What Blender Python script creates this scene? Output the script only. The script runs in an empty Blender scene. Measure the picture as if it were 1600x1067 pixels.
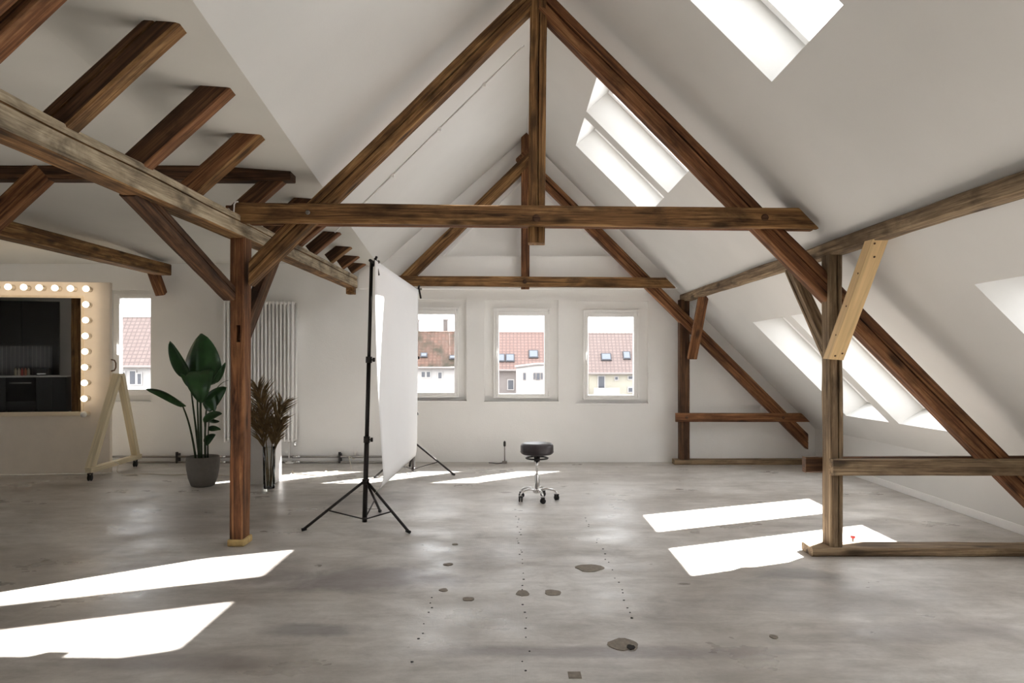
import bpy, bmesh, math, random
from mathutils import Vector, Matrix, noise

random.seed(7)
C = bpy.context.scene.collection
SC = bpy.context.scene

# ------------------------------------------------------------------ camera, sky, sun, exposure
F, CX, CY, H = 1150.0, 795.0, 555.0, 1.5
cam_d = bpy.data.cameras.new('camera')
cam = bpy.data.objects.new('camera', cam_d); C.objects.link(cam)
cam.location = (0, 0, H); cam.rotation_euler = (math.pi / 2, 0, 0)
cam_d.sensor_width = 36.0; cam_d.lens = 36.0 * F / 1600.0
cam_d.shift_x = (800.0 - CX) / 1600.0
cam_d.shift_y = (CY - 533.5) / 1600.0
cam_d.clip_start = 0.05; cam_d.clip_end = 500
SC.camera = cam

world = bpy.data.worlds.new('sky'); SC.world = world; world.use_nodes = True
wn = world.node_tree
bg = wn.nodes['Background']
bg.inputs['Color'].default_value = (0.96, 0.98, 1.0, 1)
bg.inputs['Strength'].default_value = 1.7

sun_d = bpy.data.lights.new('sun', 'SUN'); sun = bpy.data.objects.new('sun', sun_d); C.objects.link(sun)
SUNV = Vector((-1.05, -0.87, -1.0)).normalized()
sun.rotation_euler = SUNV.to_track_quat('-Z', 'Y').to_euler()
sun.location = (20, 18, 22)
sun_d.energy = 17.0; sun_d.angle = math.radians(0.55); sun_d.color = (1.0, 0.97, 0.925)

SC.view_settings.view_transform = 'Standard'
SC.view_settings.look = 'None'
SC.view_settings.gamma = 1.0
SC.view_settings.use_curve_mapping = False
SC.view_settings.exposure = 1.9
SC.cycles.max_bounces = 16
SC.cycles.diffuse_bounces = 10
SC.cycles.glossy_bounces = 6
SC.cycles.caustics_reflective = False
SC.cycles.transparent_max_bounces = 16
SC.cycles.transmission_bounces = 8

# ------------------------------------------------------------------ helpers
def P(px, py, Y):
    return Vector(((px - CX) * Y / F, Y, H - (py - CY) * Y / F))
def PF(px, py):                                   # a point on the floor
    return P(px, py, H * F / (py - CY))
def PX(px, py, X):                                # a point on the plane X = const
    return P(px, py, X * F / (px - CX))
def PPL(px, py, o, n):                            # a point on a plane
    d = Vector(((px - CX) / F, 1, -(py - CY) / F)); c = Vector((0, 0, H))
    return c + d * ((o - c).dot(n) / d.dot(n))
def lin(r, g, b, k=1.0):
    f = lambda v: ((v / 255 + 0.055) / 1.055) ** 2.4 if v > 10 else v / 255 / 12.92
    return (min(1, f(r) * k), min(1, f(g) * k), min(1, f(b) * k), 1)

def link(name, me, mat=None, parent=None):
    o = bpy.data.objects.new(name, me); C.objects.link(o)
    if mat is not None:
        o.data.materials.clear(); o.data.materials.append(mat)
    if parent is not None: o.parent = parent
    return o
def tag(o, label=None, cat=None, group=None, kind=None):
    if label: o['label'] = label
    if cat: o['category'] = cat
    if group: o['group'] = group
    if kind: o['kind'] = kind
    return o
def thing(name, label, cat, loc=(0, 0, 0), rz=0.0, group=None):
    o = bpy.data.objects.new(name, None); C.objects.link(o); o.empty_display_size = 0.1
    o.location = loc; o.rotation_euler = (0, 0, rz)
    return tag(o, label, cat, group)
def struct(o):
    o['kind'] = 'structure'; return o
def copy_tree(o, parent=None):
    c = o.copy(); C.objects.link(c)
    if parent is not None: c.parent = parent
    for ch in list(o.children): copy_tree(ch, c)
    return c

class MB:
    def __init__(s): s.v = []; s.f = []; s.sm = []
    def add(s, vs, fs, smooth=False):
        b = len(s.v); s.v += [tuple(v) for v in vs]
        s.f += [tuple(b + i for i in f) for f in fs]; s.sm += [smooth] * len(fs)
        return s
    def box(s, x0, x1, y0, y1, z0, z1, M=None):
        vs = [Vector((x, y, z)) for x in (x0, x1) for y in (y0, y1) for z in (z0, z1)]
        if M is not None: vs = [M @ v for v in vs]
        return s.add(vs, [(0, 1, 3, 2), (4, 6, 7, 5), (0, 4, 5, 1), (2, 3, 7, 6), (0, 2, 6, 4), (1, 5, 7, 3)])
    def bar(s, p0, p1, w, h, up=Vector((0, 0, 1))):
        p0 = Vector(p0); p1 = Vector(p1); x = (p1 - p0); L = x.length; x.normalize()
        y = Vector(up).cross(x)
        if y.length < 1e-4: y = Vector((0, 1, 0)).cross(x)
        y.normalize(); z = x.cross(y)
        M = Matrix((x, y, z)).transposed().to_4x4(); M.translation = p0
        return s.box(0, L, -w / 2, w / 2, -h / 2, h / 2, M)
    def tube(s, pts, r, n=10, cap=True):
        pts = [Vector(p) for p in pts]; R = r if isinstance(r, (list, tuple)) else [r] * len(pts)
        vs = []; t0 = None; u = None
        for i, p in enumerate(pts):
            a = pts[max(i - 1, 0)]; b = pts[min(i + 1, len(pts) - 1)]
            t = (b - a).normalized()
            if u is None:
                u = t.orthogonal().normalized()
            else:
                u = (u - t * u.dot(t)).normalized()
            w = t.cross(u)
            for k in range(n):
                an = 2 * math.pi * k / n
                vs.append(p + (u * math.cos(an) + w * math.sin(an)) * R[i])
        fs = []
        for i in range(len(pts) - 1):
            for k in range(n):
                k2 = (k + 1) % n
                fs.append((i * n + k, i * n + k2, (i + 1) * n + k2, (i + 1) * n + k))
        s.add(vs, fs, True)
        if cap:
            b = len(s.v) - len(vs)
            s.f.append(tuple(b + k for k in reversed(range(n)))); s.sm.append(False)
            s.f.append(tuple(b + (len(pts) - 1) * n + k for k in range(n))); s.sm.append(False)
        return s
    def lathe(s, prof, n=24, M=None, smooth=True):
        vs = []
        for r, z in prof:
            for k in range(n):
                a = 2 * math.pi * k / n
                vs.append(Vector((r * math.cos(a), r * math.sin(a), z)))
        if M is not None: vs = [M @ v for v in vs]
        fs = []
        for i in range(len(prof) - 1):
            for k in range(n):
                k2 = (k + 1) % n
                fs.append((i * n + k, i * n + k2, (i + 1) * n + k2, (i + 1) * n + k))
        b = len(s.v); s.add(vs, fs, smooth)
        if prof[0][0] > 1e-5: s.f.append(tuple(b + k for k in reversed(range(n)))); s.sm.append(False)
        if prof[-1][0] > 1e-5:
            e = b + (len(prof) - 1) * n
            s.f.append(tuple(e + k for k in range(n))); s.sm.append(False)
        return s
    def sphere(s, c, r, n=14, m=8):
        prof = [(max(1e-6, r * math.sin(math.pi * i / m)), -r * math.cos(math.pi * i / m)) for i in range(m + 1)]
        return s.lathe(prof, n, Matrix.Translation(Vector(c)))
    def prism(s, poly, d):                        # poly: 3D points, d: extrusion vector
        n = len(poly); d = Vector(d); vs = [Vector(p) for p in poly] + [Vector(p) + d for p in poly]
        fs = [tuple(range(n)), tuple(reversed(range(n, 2 * n)))]
        fs += [(i, n + i, n + (i + 1) % n, (i + 1) % n) for i in range(n)]
        return s.add(vs, fs)
    def mesh(s, name):
        me = bpy.data.meshes.new(name); me.from_pydata(s.v, [], s.f)
        me.polygons.foreach_set('use_smooth', s.sm)
        bm = bmesh.new(); bm.from_mesh(me); bmesh.ops.recalc_face_normals(bm, faces=bm.faces); bm.to_mesh(me); bm.free()
        me.update(); return me
    def build(s, name, mat=None, parent=None, bevel=0, seg=2):
        o = link(name, s.mesh(name), mat, parent)
        if bevel:
            m = o.modifiers.new('bevel', 'BEVEL'); m.width = bevel; m.segments = seg; m.limit_method = 'ANGLE'
        return o

def sheet_with_holes(origin, u, v, ul, vl, holes):   # a flat sheet in cells, holes left out; holes: (u0,u1,v0,v1)
    us = sorted(set([0, ul] + [h[i] for h in holes for i in (0, 1)]))
    vs = sorted(set([0, vl] + [h[i] for h in holes for i in (2, 3)]))
    m = MB(); idx = {}
    for i, a in enumerate(us):
        for j, b in enumerate(vs):
            idx[i, j] = len(m.v); m.v.append(tuple(origin + u * a + v * b))
    for i in range(len(us) - 1):
        for j in range(len(vs) - 1):
            ca, cb = (us[i] + us[i + 1]) / 2, (vs[j] + vs[j + 1]) / 2
            if any(h[0] < ca < h[1] and h[2] < cb < h[3] for h in holes): continue
            m.f.append((idx[i, j], idx[i + 1, j], idx[i + 1, j + 1], idx[i, j + 1])); m.sm.append(False)
    return m

# ------------------------------------------------------------------ materials
class N:
    def __init__(s, name):
        s.m = bpy.data.materials.new(name); s.m.use_nodes = True; s.t = s.m.node_tree
        s.b = s.t.nodes['Principled BSDF']; s.out = s.t.nodes['Material Output']
    def n(s, typ, **kw):
        nd = s.t.nodes.new(typ)
        for k, v in kw.items():
            if k in nd.inputs: nd.inputs[k].default_value = v
            else: setattr(nd, k, v)
        return nd
    def l(s, a, b): s.t.links.new(a, b)
    def ramp(s, src, stops):
        r = s.n('ShaderNodeValToRGB'); e = r.color_ramp.elements
        while len(e) < len(stops): e.new(0.5)
        for el, (p, c) in zip(e, stops): el.position = p; el.color = c
        s.l(src, r.inputs[0]); return r.outputs[0]
    def mix(s, fac, a, b, mode='MIX'):
        m = s.n('ShaderNodeMix', data_type='RGBA', blend_type=mode)
        for sock, val in ((m.inputs[0], fac), (m.inputs[6], a), (m.inputs[7], b)):
            if hasattr(val, 'is_output'): s.l(val, sock)
            else: sock.default_value = val
        return m.outputs[2]
    def math(s, op, a, b=0.0):
        m = s.n('ShaderNodeMath', operation=op)
        for sock, val in ((m.inputs[0], a), (m.inputs[1], b)):
            if hasattr(val, 'is_output'): s.l(val, sock)
            else: sock.default_value = val
        return m.outputs[0]
    def coords(s, kind='Object', scale=(1, 1, 1), rnd=False):
        tc = s.n('ShaderNodeTexCoord'); mp = s.n('ShaderNodeMapping'); mp.inputs['Scale'].default_value = scale
        src = tc.outputs[kind]
        if rnd:
            oi = s.n('ShaderNodeObjectInfo'); va = s.n('ShaderNodeVectorMath', operation='ADD')
            mu = s.math('MULTIPLY', oi.outputs['Random'], 37.0)
            s.l(src, va.inputs[0]); s.l(mu, va.inputs[1]); src = va.outputs[0]
        s.l(src, mp.inputs[0]); return mp.outputs[0]
    def noise(s, co, scale, detail=4, rough=0.55, dist=0.0):
        t = s.n('ShaderNodeTexNoise', Scale=scale, Detail=detail, Roughness=rough, Distortion=dist)
        s.l(co, t.inputs['Vector']); return t.outputs[0]
    def bump(s, h, strength, dist=0.01):
        b = s.n('ShaderNodeBump', Strength=strength, Distance=dist); s.l(h, b.inputs['Height'])
        s.l(b.outputs[0], s.b.inputs['Normal'])

def plain(name, col, rough=0.5, metal=0.0, spec=0.5, var=0.06, scale=30.0, bump=0.0):
    k = N(name); k.b.inputs['Roughness'].default_value = rough; k.b.inputs['Metallic'].default_value = metal
    k.b.inputs['Specular IOR Level'].default_value = spec
    co = k.coords(); nz = k.noise(co, scale, 3)
    d = tuple(c * (1 - var) for c in col[:3]) + (1,); u = tuple(min(1, c * (1 + var)) for c in col[:3]) + (1,)
    k.l(k.ramp(nz, [(0.3, d), (0.7, u)]), k.b.inputs['Base Color'])
    if bump: k.bump(nz, bump, 0.004)
    return k.m

def wood_old(name, dark, mid, light, stain=0.5, rough=0.75):
    k = N(name); k.b.inputs['Roughness'].default_value = rough; k.b.inputs['Specular IOR Level'].default_value = 0.25
    co = k.coords('Object', (0.55, 15, 15), True)
    g = k.noise(co, 2.0, 7, 0.68, 0.9)
    col = k.ramp(g, [(0.33, dark), (0.5, mid), (0.68, light)])
    c2 = k.coords('Object', (1.0, 2.6, 2.6), True)
    st = k.noise(c2, 2.4, 5, 0.62, 0.4)
    f = k.ramp(st, [(0.46, (0, 0, 0, 1)), (0.68, (stain, stain, stain, 1))])
    col = k.mix(f, col, tuple(c * 0.55 for c in dark[:3]) + (1,))
    fine = k.noise(k.coords('Object', (3, 70, 70), True), 2.0, 3)
    col = k.mix(0.35, col, k.ramp(fine, [(0.35, (0.35, 0.33, 0.3, 1)), (0.65, (1, 1, 1, 1))]), 'MULTIPLY')
    vo = k.n('ShaderNodeTexVoronoi', Scale=1.0); k.l(k.coords('Object', (2.0, 6, 6), True), vo.inputs['Vector'])
    kn = k.ramp(vo.outputs['Distance'], [(0.09, (1, 1, 1, 1)), (0.22, (0, 0, 0, 1))])
    col = k.mix(k.math('MULTIPLY', kn, 0.75), col, tuple(c * 0.3 for c in dark[:3]) + (1,))
    k.l(col, k.b.inputs['Base Color'])
    k.bump(k.math('ADD', g, k.math('MULTIPLY', fine, 0.4)), 0.55, 0.006)
    return k.m

def wood_new(name, col, rough=0.6):
    k = N(name); k.b.inputs['Roughness'].default_value = rough
    g = k.noise(k.coords('Object', (0.7, 16, 16), True), 2.0, 4, 0.5, 1.2)
    d = tuple(c * 0.78 for c in col[:3]) + (1,)
    cc = k.ramp(g, [(0.35, d), (0.6, col)])
    vo = k.n('ShaderNodeTexVoronoi', Scale=1.0); k.l(k.coords('Object', (2.2, 9, 9), True), vo.inputs['Vector'])
    kn = k.ramp(vo.outputs['Distance'], [(0.04, (1, 1, 1, 1)), (0.09, (0, 0, 0, 1))])
    cc = k.mix(k.math('MULTIPLY', kn, 0.75), cc, lin(120, 80, 45))
    k.l(cc, k.b.inputs['Base Color']); return k.m

def plaster(name, col, bump=0.12):
    k = N(name); k.b.inputs['Roughness'].default_value = 0.9; k.b.inputs['Specular IOR Level'].default_value = 0.15
    co = k.coords(); nz = k.noise(co, 1.3, 5); fine = k.noise(co, 55.0, 4, 0.7); mid = k.noise(co, 7.0, 4)
    d = tuple(c * 0.955 for c in col[:3]) + (1,)
    k.l(k.ramp(nz, [(0.35, d), (0.65, col)]), k.b.inputs['Base Color'])
    k.bump(k.math('ADD', fine, mid), bump, 0.006)
    return k.m

def glass_pane(name, tint=0.92):
    k = N(name); k.t.nodes.remove(k.b)
    tr = k.n('ShaderNodeBsdfTransparent'); tr.inputs[0].default_value = (tint, tint, tint, 1)
    gl = k.n('ShaderNodeBsdfGlossy'); gl.inputs['Roughness'].default_value = 0.02
    lw = k.n('ShaderNodeLayerWeight', Blend=0.5); mx = k.n('ShaderNodeMixShader')
    fr = k.math('ADD', k.math('MULTIPLY', k.math('POWER', lw.outputs['Facing'], 5.0), 0.7), 0.03)
    k.l(fr, mx.inputs[0]); k.l(tr.outputs[0], mx.inputs[1]); k.l(gl.outputs[0], mx.inputs[2])
    k.l(mx.outputs[0], k.out.inputs[0]); return k.m

def emitter(name, col, strength):
    k = N(name); k.b.inputs['Base Color'].default_value = (0.9, 0.9, 0.9, 1)
    k.b.inputs['Emission Color'].default_value = col; k.b.inputs['Emission Strength'].default_value = strength
    return k.m

WHITE = plaster('white_plaster', (0.685, 0.678, 0.66, 1))
WHITE_WALL = plaster('white_brick_paint', (0.89, 0.885, 0.87, 1), 0.3)
W_BROWN = wood_old('timber_brown', lin(60, 40, 24), lin(132, 96, 60), lin(184, 146, 98), 0.75)
W_RED = wood_old('timber_red_brown', lin(60, 37, 24), lin(126, 83, 54), lin(170, 126, 86), 0.7)
W_DARK = wood_old('timber_dark', lin(44, 30, 21), lin(86, 60, 42), lin(126, 92, 64), 0.7)
W_GREY = wood_old('timber_weathered_grey', lin(112, 98, 80), lin(178, 162, 136), lin(215, 200, 174), 0.85)
W_MIXED = wood_old('timber_greyish_brown', lin(80, 63, 47), lin(138, 116, 90), lin(180, 158, 128), 0.65)
W_NEW = wood_new('new_spruce', lin(226, 192, 140, 0.95))
W_PALE = wood_new('pale_pine', lin(226, 212, 180))
BLACK = plain('black_coated_metal', lin(38, 34, 34), 0.45, 0.3)
CHROME = plain('chrome', (0.78, 0.78, 0.78, 1), 0.12, 1.0, var=0.02)
PIPE = plain('bare_steel_pipe', lin(150, 145, 140), 0.3, 0.9)
WHITE_PAINT = plain('white_lacquer', (0.82, 0.81, 0.80, 1), 0.35, var=0.02)
WHITE_PVC = plain('white_window_plastic', (0.9, 0.895, 0.885, 1), 0.35, var=0.015)
LEATHER = plain('black_leather', lin(52, 46, 50), 0.38, var=0.15, scale=90, bump=0.1)
RUBBER = plain('black_rubber', lin(24, 24, 24), 0.6)
DARKHOLE = plain('dark_cavity', lin(28, 24, 22), 0.9)
GLASS = glass_pane('window_glass', 0.9)
SKYGLASS = glass_pane('skylight_glass', 0.94)

# ------------------------------------------------------------------ room shell
YB = 10.33                                        # back wall
XL, XR, Y0 = -12.0, 4.30, -3.4
def sumr(Y): return 4.77 + 0.012 * (10.2 - Y)     # right slope: X + Z
def zc(Y): return 3.04 - 0.047 * (Y - 3.6)        # old loft ceiling height near its edge

def floor_material():
    k = N('worn_screed'); k.b.inputs['Specular IOR Level'].default_value = 0.55
    tc = k.n('ShaderNodeTexCoord'); co = tc.outputs['Object']
    sep = k.n('ShaderNodeSeparateXYZ'); k.l(co, sep.inputs[0]); x, y = sep.outputs[0], sep.outputs[1]
    def mp(sc):
        m = k.n('ShaderNodeMapping'); m.inputs['Scale'].default_value = sc; k.l(co, m.inputs[0]); return m.outputs[0]
    big = k.noise(mp((0.55, 1.1, 1)), 0.9, 6, 0.6, 0.5)
    col = k.ramp(big, [(0.3, lin(160, 153, 145, 1.0)), (0.5, lin(198, 193, 187, 1.0)), (0.7, lin(222, 219, 215, 1.0))])
    streak = k.noise(mp((0.8, 4.5, 1)), 1.6, 6, 0.68, 1.0)
    col = k.mix(0.5, col, k.ramp(streak, [(0.3, (0.62, 0.605, 0.59, 1)), (0.58, (1, 1, 1, 1))]), 'MULTIPLY')
    cloud = k.noise(mp((1.6, 2.2, 1)), 2.0, 7, 0.7, 0.5)
    col = k.mix(0.7, col, k.ramp(cloud, [(0.36, (0.68, 0.665, 0.65, 1)), (0.6, (1.0, 1.0, 1.0, 1))]), 'MULTIPLY')
    speck = k.noise(mp((9, 14, 1)), 3.0, 5, 0.7)
    col = k.mix(0.25, col, k.ramp(speck, [(0.35, (0.7, 0.69, 0.67, 1)), (0.55, (1, 1, 1, 1))]), 'MULTIPLY')
    # boards: tone steps at the joints
    pan = k.n('ShaderNodeTexWhiteNoise', noise_dimensions='1D')
    k.l(k.math('FLOOR', k.math('DIVIDE', k.math('ADD', x, 20.0 - 0.14), 0.625)), pan.inputs['W'])
    col = k.mix(0.35, col, k.ramp(pan.outputs[0], [(0.0, (0.82, 0.82, 0.83, 1)), (1.0, (1, 1, 1, 1))]), 'MULTIPLY')
    # old stains with a shape of their own
    wob = k.noise(mp((1, 1, 1)), 2.6, 5, 0.65, 0.5)
    def stain(cx, cy, rx, ry, c, amt):
        dx = k.math('DIVIDE', k.math('SUBTRACT', x, cx), rx); dy = k.math('DIVIDE', k.math('SUBTRACT', y, cy), ry)
        d = k.math('SQRT', k.math('ADD', k.math('MULTIPLY', dx, dx), k.math('MULTIPLY', dy, dy)))
        d = k.math('ADD', d, k.math('MULTIPLY', k.math('SUBTRACT', wob, 0.5), 1.5))
        return k.ramp(d, [(0.5, (amt, amt, amt, 1)), (1.0, (0, 0, 0, 1))])
    for a in ((-0.95, 4.95, 0.85, 0.34, (0.17, 0.145, 0.15, 1), 0.62), (-1.08, 4.02, 0.34, 0.12, (0.17, 0.155, 0.155, 1), 0.6),
              (0.45, 3.72, 1.3, 0.09, (0.19, 0.16, 0.165, 1), 0.5), (2.0, 4.6, 0.8, 0.5, (0.26, 0.25, 0.25, 1), 0.4),
              (2.0, 5.05, 0.34, 0.17, (0.17, 0.165, 0.165, 1), 0.5), (-1.9, 5.2, 1.2, 0.35, (0.2, 0.17, 0.15, 1), 0.5),
              (-1.5, 7.5, 0.55, 0.7, (0.2, 0.175, 0.18, 1), 0.45), (-2.9, 6.4, 0.9, 0.5, (0.24, 0.2, 0.17, 1), 0.45),
              (2.3, 4.0, 0.6, 0.2, (0.22, 0.2, 0.2, 1), 0.4), (-1.7, 3.6, 0.7, 0.12, (0.2, 0.17, 0.16, 1), 0.5)):
        col = k.mix(stain(*a), col, a[4])
    k.l(col, k.b.inputs['Base Color'])
    rr = k.ramp(k.noise(mp((0.8, 1.2, 1)), 1.7, 5, 0.6), [(0.35, (0.26, 0.26, 0.26, 1)), (0.65, (0.55, 0.55, 0.55, 1))])
    k.l(rr, k.b.inputs['Roughness'])
    wv = k.n('ShaderNodeTexWave', wave_type='BANDS', bands_direction='X', Scale=42.0, Distortion=1.5)
    wv.inputs['Detail'].default_value = 2; k.l(mp((1, 0.25, 1)), wv.inputs['Vector'])
    msk = k.ramp(k.noise(mp((1, 1, 1)), 1.1, 2), [(0.48, (0, 0, 0, 1)), (0.6, (1, 1, 1, 1))])
    h = k.math('ADD', k.math('MULTIPLY', k.math('MULTIPLY', wv.outputs[0], msk), 0.25), k.math('ADD', speck, k.math('MULTIPLY', cloud, 0.8)))
    k.bump(h, 0.22, 0.006)
    return k.m

fl = MB().box(XL - 0.2, XR + 0.2, Y0 - 0.2, YB + 0.4, -0.25, 0.0)
floor = struct(fl.build('floor', floor_material()))

# windows in the back wall: (niche x0,x1,y0,y1), (frame), (glass) in pixels
WINS = [
    ((602, 729, 467, 626), (614, 716, 480, 621), (630, 710, 491, 613), (640, 465, 724)),
    ((757, 872.5, 469, 627), (771, 859, 481, 622), (779.5, 850.5, 493, 615), None),
    ((900, 1012.7, 470.5, 630), (911.5, 999, 484, 624.5), (919, 990, 495, 617), None),
    ((173, 235.5, 453, 627), (177, 252, 459, 618), (187, 243, 466, 608), None),
]
def wx(px, Y=YB): return (px - CX) * Y / F
def wz(py, Y=YB): return H - (py - CY) * Y / F
holes = [(wx(w[0][0]) - XL, wx(w[0][1]) - XL, wz(w[0][3]), wz(w[0][2])) for w in WINS]
bw = sheet_with_holes(Vector((XL, YB, 0)), Vector((1, 0, 0)), Vector((0, 0, 1)), XR + 0.3 - XL, 4.9, holes)
for (u0, u1, v0, v1) in holes:                    # niche reveals and the outer reveal behind the frame
    x0, x1 = u0 + XL, u1 + XL
    for a, b in (((x0, v0), (x1, v0)), ((x1, v0), (x1, v1)), ((x1, v1), (x0, v1)), ((x0, v1), (x0, v0))):
        bw.add([(a[0], YB, a[1]), (b[0], YB, b[1]), (b[0], YB + 0.065, b[1]), (a[0], YB + 0.065, a[1])], [(0, 1, 2, 3)])
for w, (u0, u1, v0, v1) in zip(WINS, holes):
    YF = YB + 0.03
    fx0, fx1, fz0, fz1 = wx(w[1][0], YF), wx(w[1][1], YF), wz(w[1][3], YF), wz(w[1][2], YF)
    s = sheet_with_holes(Vector((XL, YB + 0.065, 0)) + Vector((u0, 0, v0)), Vector((1, 0, 0)), Vector((0, 0, 1)), u1 - u0, v1 - v0,
                         [(max(0.0, fx0 - XL - u0 + 0.01), min(u1 - u0, fx1 - XL - u0 - 0.01), max(0.0, fz0 - v0 + 0.01), min(v1 - v0, fz1 - v0 - 0.01))])
    bw.add(s.v, s.f)
wall_back = struct(bw.build('wall_back', WHITE_WALL))
for i, w in enumerate(WINS):
    YF = YB + 0.01
    n0, f0, g0 = w[0], w[1], w[2]
    fx0, fx1, fz0, fz1 = wx(f0[0], YF), wx(f0[1], YF), wz(f0[3], YF), wz(f0[2], YF)
    gx0, gx1, gz0, gz1 = wx(g0[0], YF), wx(g0[1], YF), wz(g0[3], YF), wz(g0[2], YF)
    o = bpy.data.objects.new('window_%d' % (i + 1), None); C.objects.link(o); o['kind'] = 'structure'
    def ring(m, a0, a1, b0, b1, c0, c1, d0, d1, y0, y1):   # rectangular frame outer a,b inner c,d
        m.box(a0, c0, y0, y1, b0, b1); m.box(c1, a1, y0, y1, b0, b1); m.box(c0, c1, y0, y1, b0, d0); m.box(c0, c1, y0, y1, d1, b1)
    k = 0.45
    mx0, mx1, mz0, mz1 = fx0 + (gx0 - fx0) * k, fx1 + (gx1 - fx1) * k, fz0 + (gz0 - fz0) * k, fz1 + (gz1 - fz1) * k
    m = MB(); ring(m, fx0, fx1, fz0, fz1, mx0, mx1, mz0, mz1, YB + 0.02, YB + 0.10); m.build('window_frame', WHITE_PVC, o, 0.004)
    m = MB(); ring(m, mx0, mx1, mz0, mz1, gx0, gx1, gz0, gz1, YB + 0.003, YB + 0.09); m.build('sash', WHITE_PVC, o, 0.006)
    MB().box(gx0, gx1, YB + 0.05, YB + 0.056, gz0, gz1).build('pane', GLASS, o)
    hx = (mx0 + gx0) / 2; hz = fz0 + (fz1 - fz0) * 0.42
    MB().box(hx - 0.012, hx + 0.012, YB - 0.02, YB + 0.005, hz - 0.03, hz + 0.03).box(hx - 0.010, hx + 0.010, YB - 0.035, YB - 0.015, hz - 0.02, hz + 0.11).build('window_handle', WHITE_PVC, o, 0.003)
    if i < 3:
        hx = (mx1 + fx1) / 2
        MB().tube([(hx, YB + 0.008, fz0 + 0.03), (hx, YB + 0.008, fz0 + 0.09)], 0.008, 8).build('hinge', WHITE_PVC, o)
        MB().tube([(hx, YB + 0.008, fz1 - 0.09), (hx, YB + 0.008, fz1 - 0.03)], 0.008, 8).build('hinge', WHITE_PVC, o)
    sz = wz(n0[3])
    MB().box(wx(n0[0]) - 0.01, wx(n0[1]) + 0.012, YB - 0.025, YB + 0.06, sz - 0.02, sz).build('window_sill', WHITE_PVC, o, 0.005)

# gable ring beam and the raised strips beside the slopes (plastered)
def q(px, py): return P(px, py, 10.2)
tb = MB()
tb.prism([q(560, 400), q(1020, 400), q(1072, 451), q(560, 451)], (0, 0.13, 0))
trim1 = struct(tb.build('trim_1', WHITE_WALL, None, 0.006))
tb = MB()
tb.prism([q(692, 400), q(598, 400), q(822, 190), q(822, 276)], (0, 0.13, 0))
trim2 = struct(tb.build('trim_2', WHITE_WALL))
tb = MB()
tb.prism([q(955, 400), q(822, 276), q(822, 190), q(1042, 400)], (0, 0.13, 0))
trim3 = struct(tb.build('trim_3', WHITE_WALL))

# old loft ceiling (left), main slopes, knee wall
RX = 0.24
def ridge(Y): return Vector((RX, Y, sumr(Y) - RX))
def Ledge(Y):
    if Y <= 5.71: X = -1.389 - 0.061 * (Y - 3.23)
    else: X = -1.54 - (Y - 5.71) * (1.80 - 1.54) / (10.33 - 5.71)
    return Vector((X, Y, zc(Y)))
ST = [Y0 - 0.2, 0.0, 3.23, 4.5, 5.71, 7.2, 8.8, YB + 0.02]
m = MB()
for a, b in zip(ST[:-1], ST[1:]):
    for t in range(6):
        t0, t1 = t / 6, (t + 1) / 6
        pts = [Ledge(a).lerp(ridge(a), t0), Ledge(b).lerp(ridge(b), t0), Ledge(b).lerp(ridge(b), t1), Ledge(a).lerp(ridge(a), t1)]
        m.add(pts, [(0, 1, 2, 3)])
slope_l = struct(m.build('ceiling_left_slope', WHITE))
m = MB()
def farz(Y): return 2.785 + 0.047 * (YB - Y)
for a, b in zip(ST[:-1], ST[1:]):
    cols = []
    for Y in (a, b):
        e = Ledge(Y); cols.append([e, Vector((e.x - 0.85, Y, farz(Y))), Vector((-5.0, Y, farz(Y))), Vector((XL - 0.2, Y, farz(Y)))])
    for i in range(3):
        m.add([cols[0][i], cols[1][i], cols[1][i + 1], cols[0][i + 1]], [(0, 1, 2, 3)])
ceil_l = struct(m.build('ceiling', plaster('loft_ceiling_paint', (0.68, 0.67, 0.63, 1))))

# right slope as a flat sheet with skylight openings
o_r = Vector((XR, Y0 - 0.2, sumr(Y0 - 0.2) - XR))
# direction along Y inside the plane X + Z = sumr(Y): hold X, let Z fall
vY = Vector((0, 1, -0.012)); vS = Vector((-1, 0, 1))
LY, LS = YB + 0.25 - Y0, XR - RX + 0.002
SKY_Y = [(7.75, 8.74), (6.52, 7.56), (3.60, 4.58), (2.40, 3.38)]
SKY_Z = [(0.79, 1.90, 0.80, 1.72), (3.16, 4.0, 3.13, 3.93)]
def onS(Y, Z, d=0.0):                             # a point of the slope at Y and height Z (height read at Y = 8), d outwards
    s = (XR - (4.796 - Z))
    p = o_r + vY * (Y - (Y0 - 0.2)) + vS * s
    return p + Vector((0.7071, 0, 0.7071)) * d
shol = []
for (ya, yb) in SKY_Y:
    for (za, zb, _, _) in SKY_Z:
        shol.append((ya - Y0 + 0.2, yb - Y0 + 0.2, XR - (4.796 - za), XR - (4.796 - zb)))
m = sheet_with_holes(o_r, vY, vS, LY, LS, shol)
DEP = 0.30
sky_i = 4
outer = []
for (ya, yb) in SKY_Y:
    for (za, zb, ga, gb) in SKY_Z:
        inn = [onS(ya, za), onS(yb, za), onS(yb, zb), onS(ya, zb)]
        out = [onS(ya + 0.06, ga - 0.05, DEP), onS(yb - 0.06, ga - 0.05, DEP), onS(yb - 0.06, gb + 0.05, DEP), onS(ya + 0.06, gb + 0.05, DEP)]
        for i in range(4):
            m.add([inn[i], inn[(i + 1) % 4], out[(i + 1) % 4], out[i]], [(0, 1, 2, 3)])
        outer.append((ya + 0.06, yb - 0.06, ga - 0.05, gb + 0.05))
slope_r = struct(m.build('ceiling_right_slope', WHITE))
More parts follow.
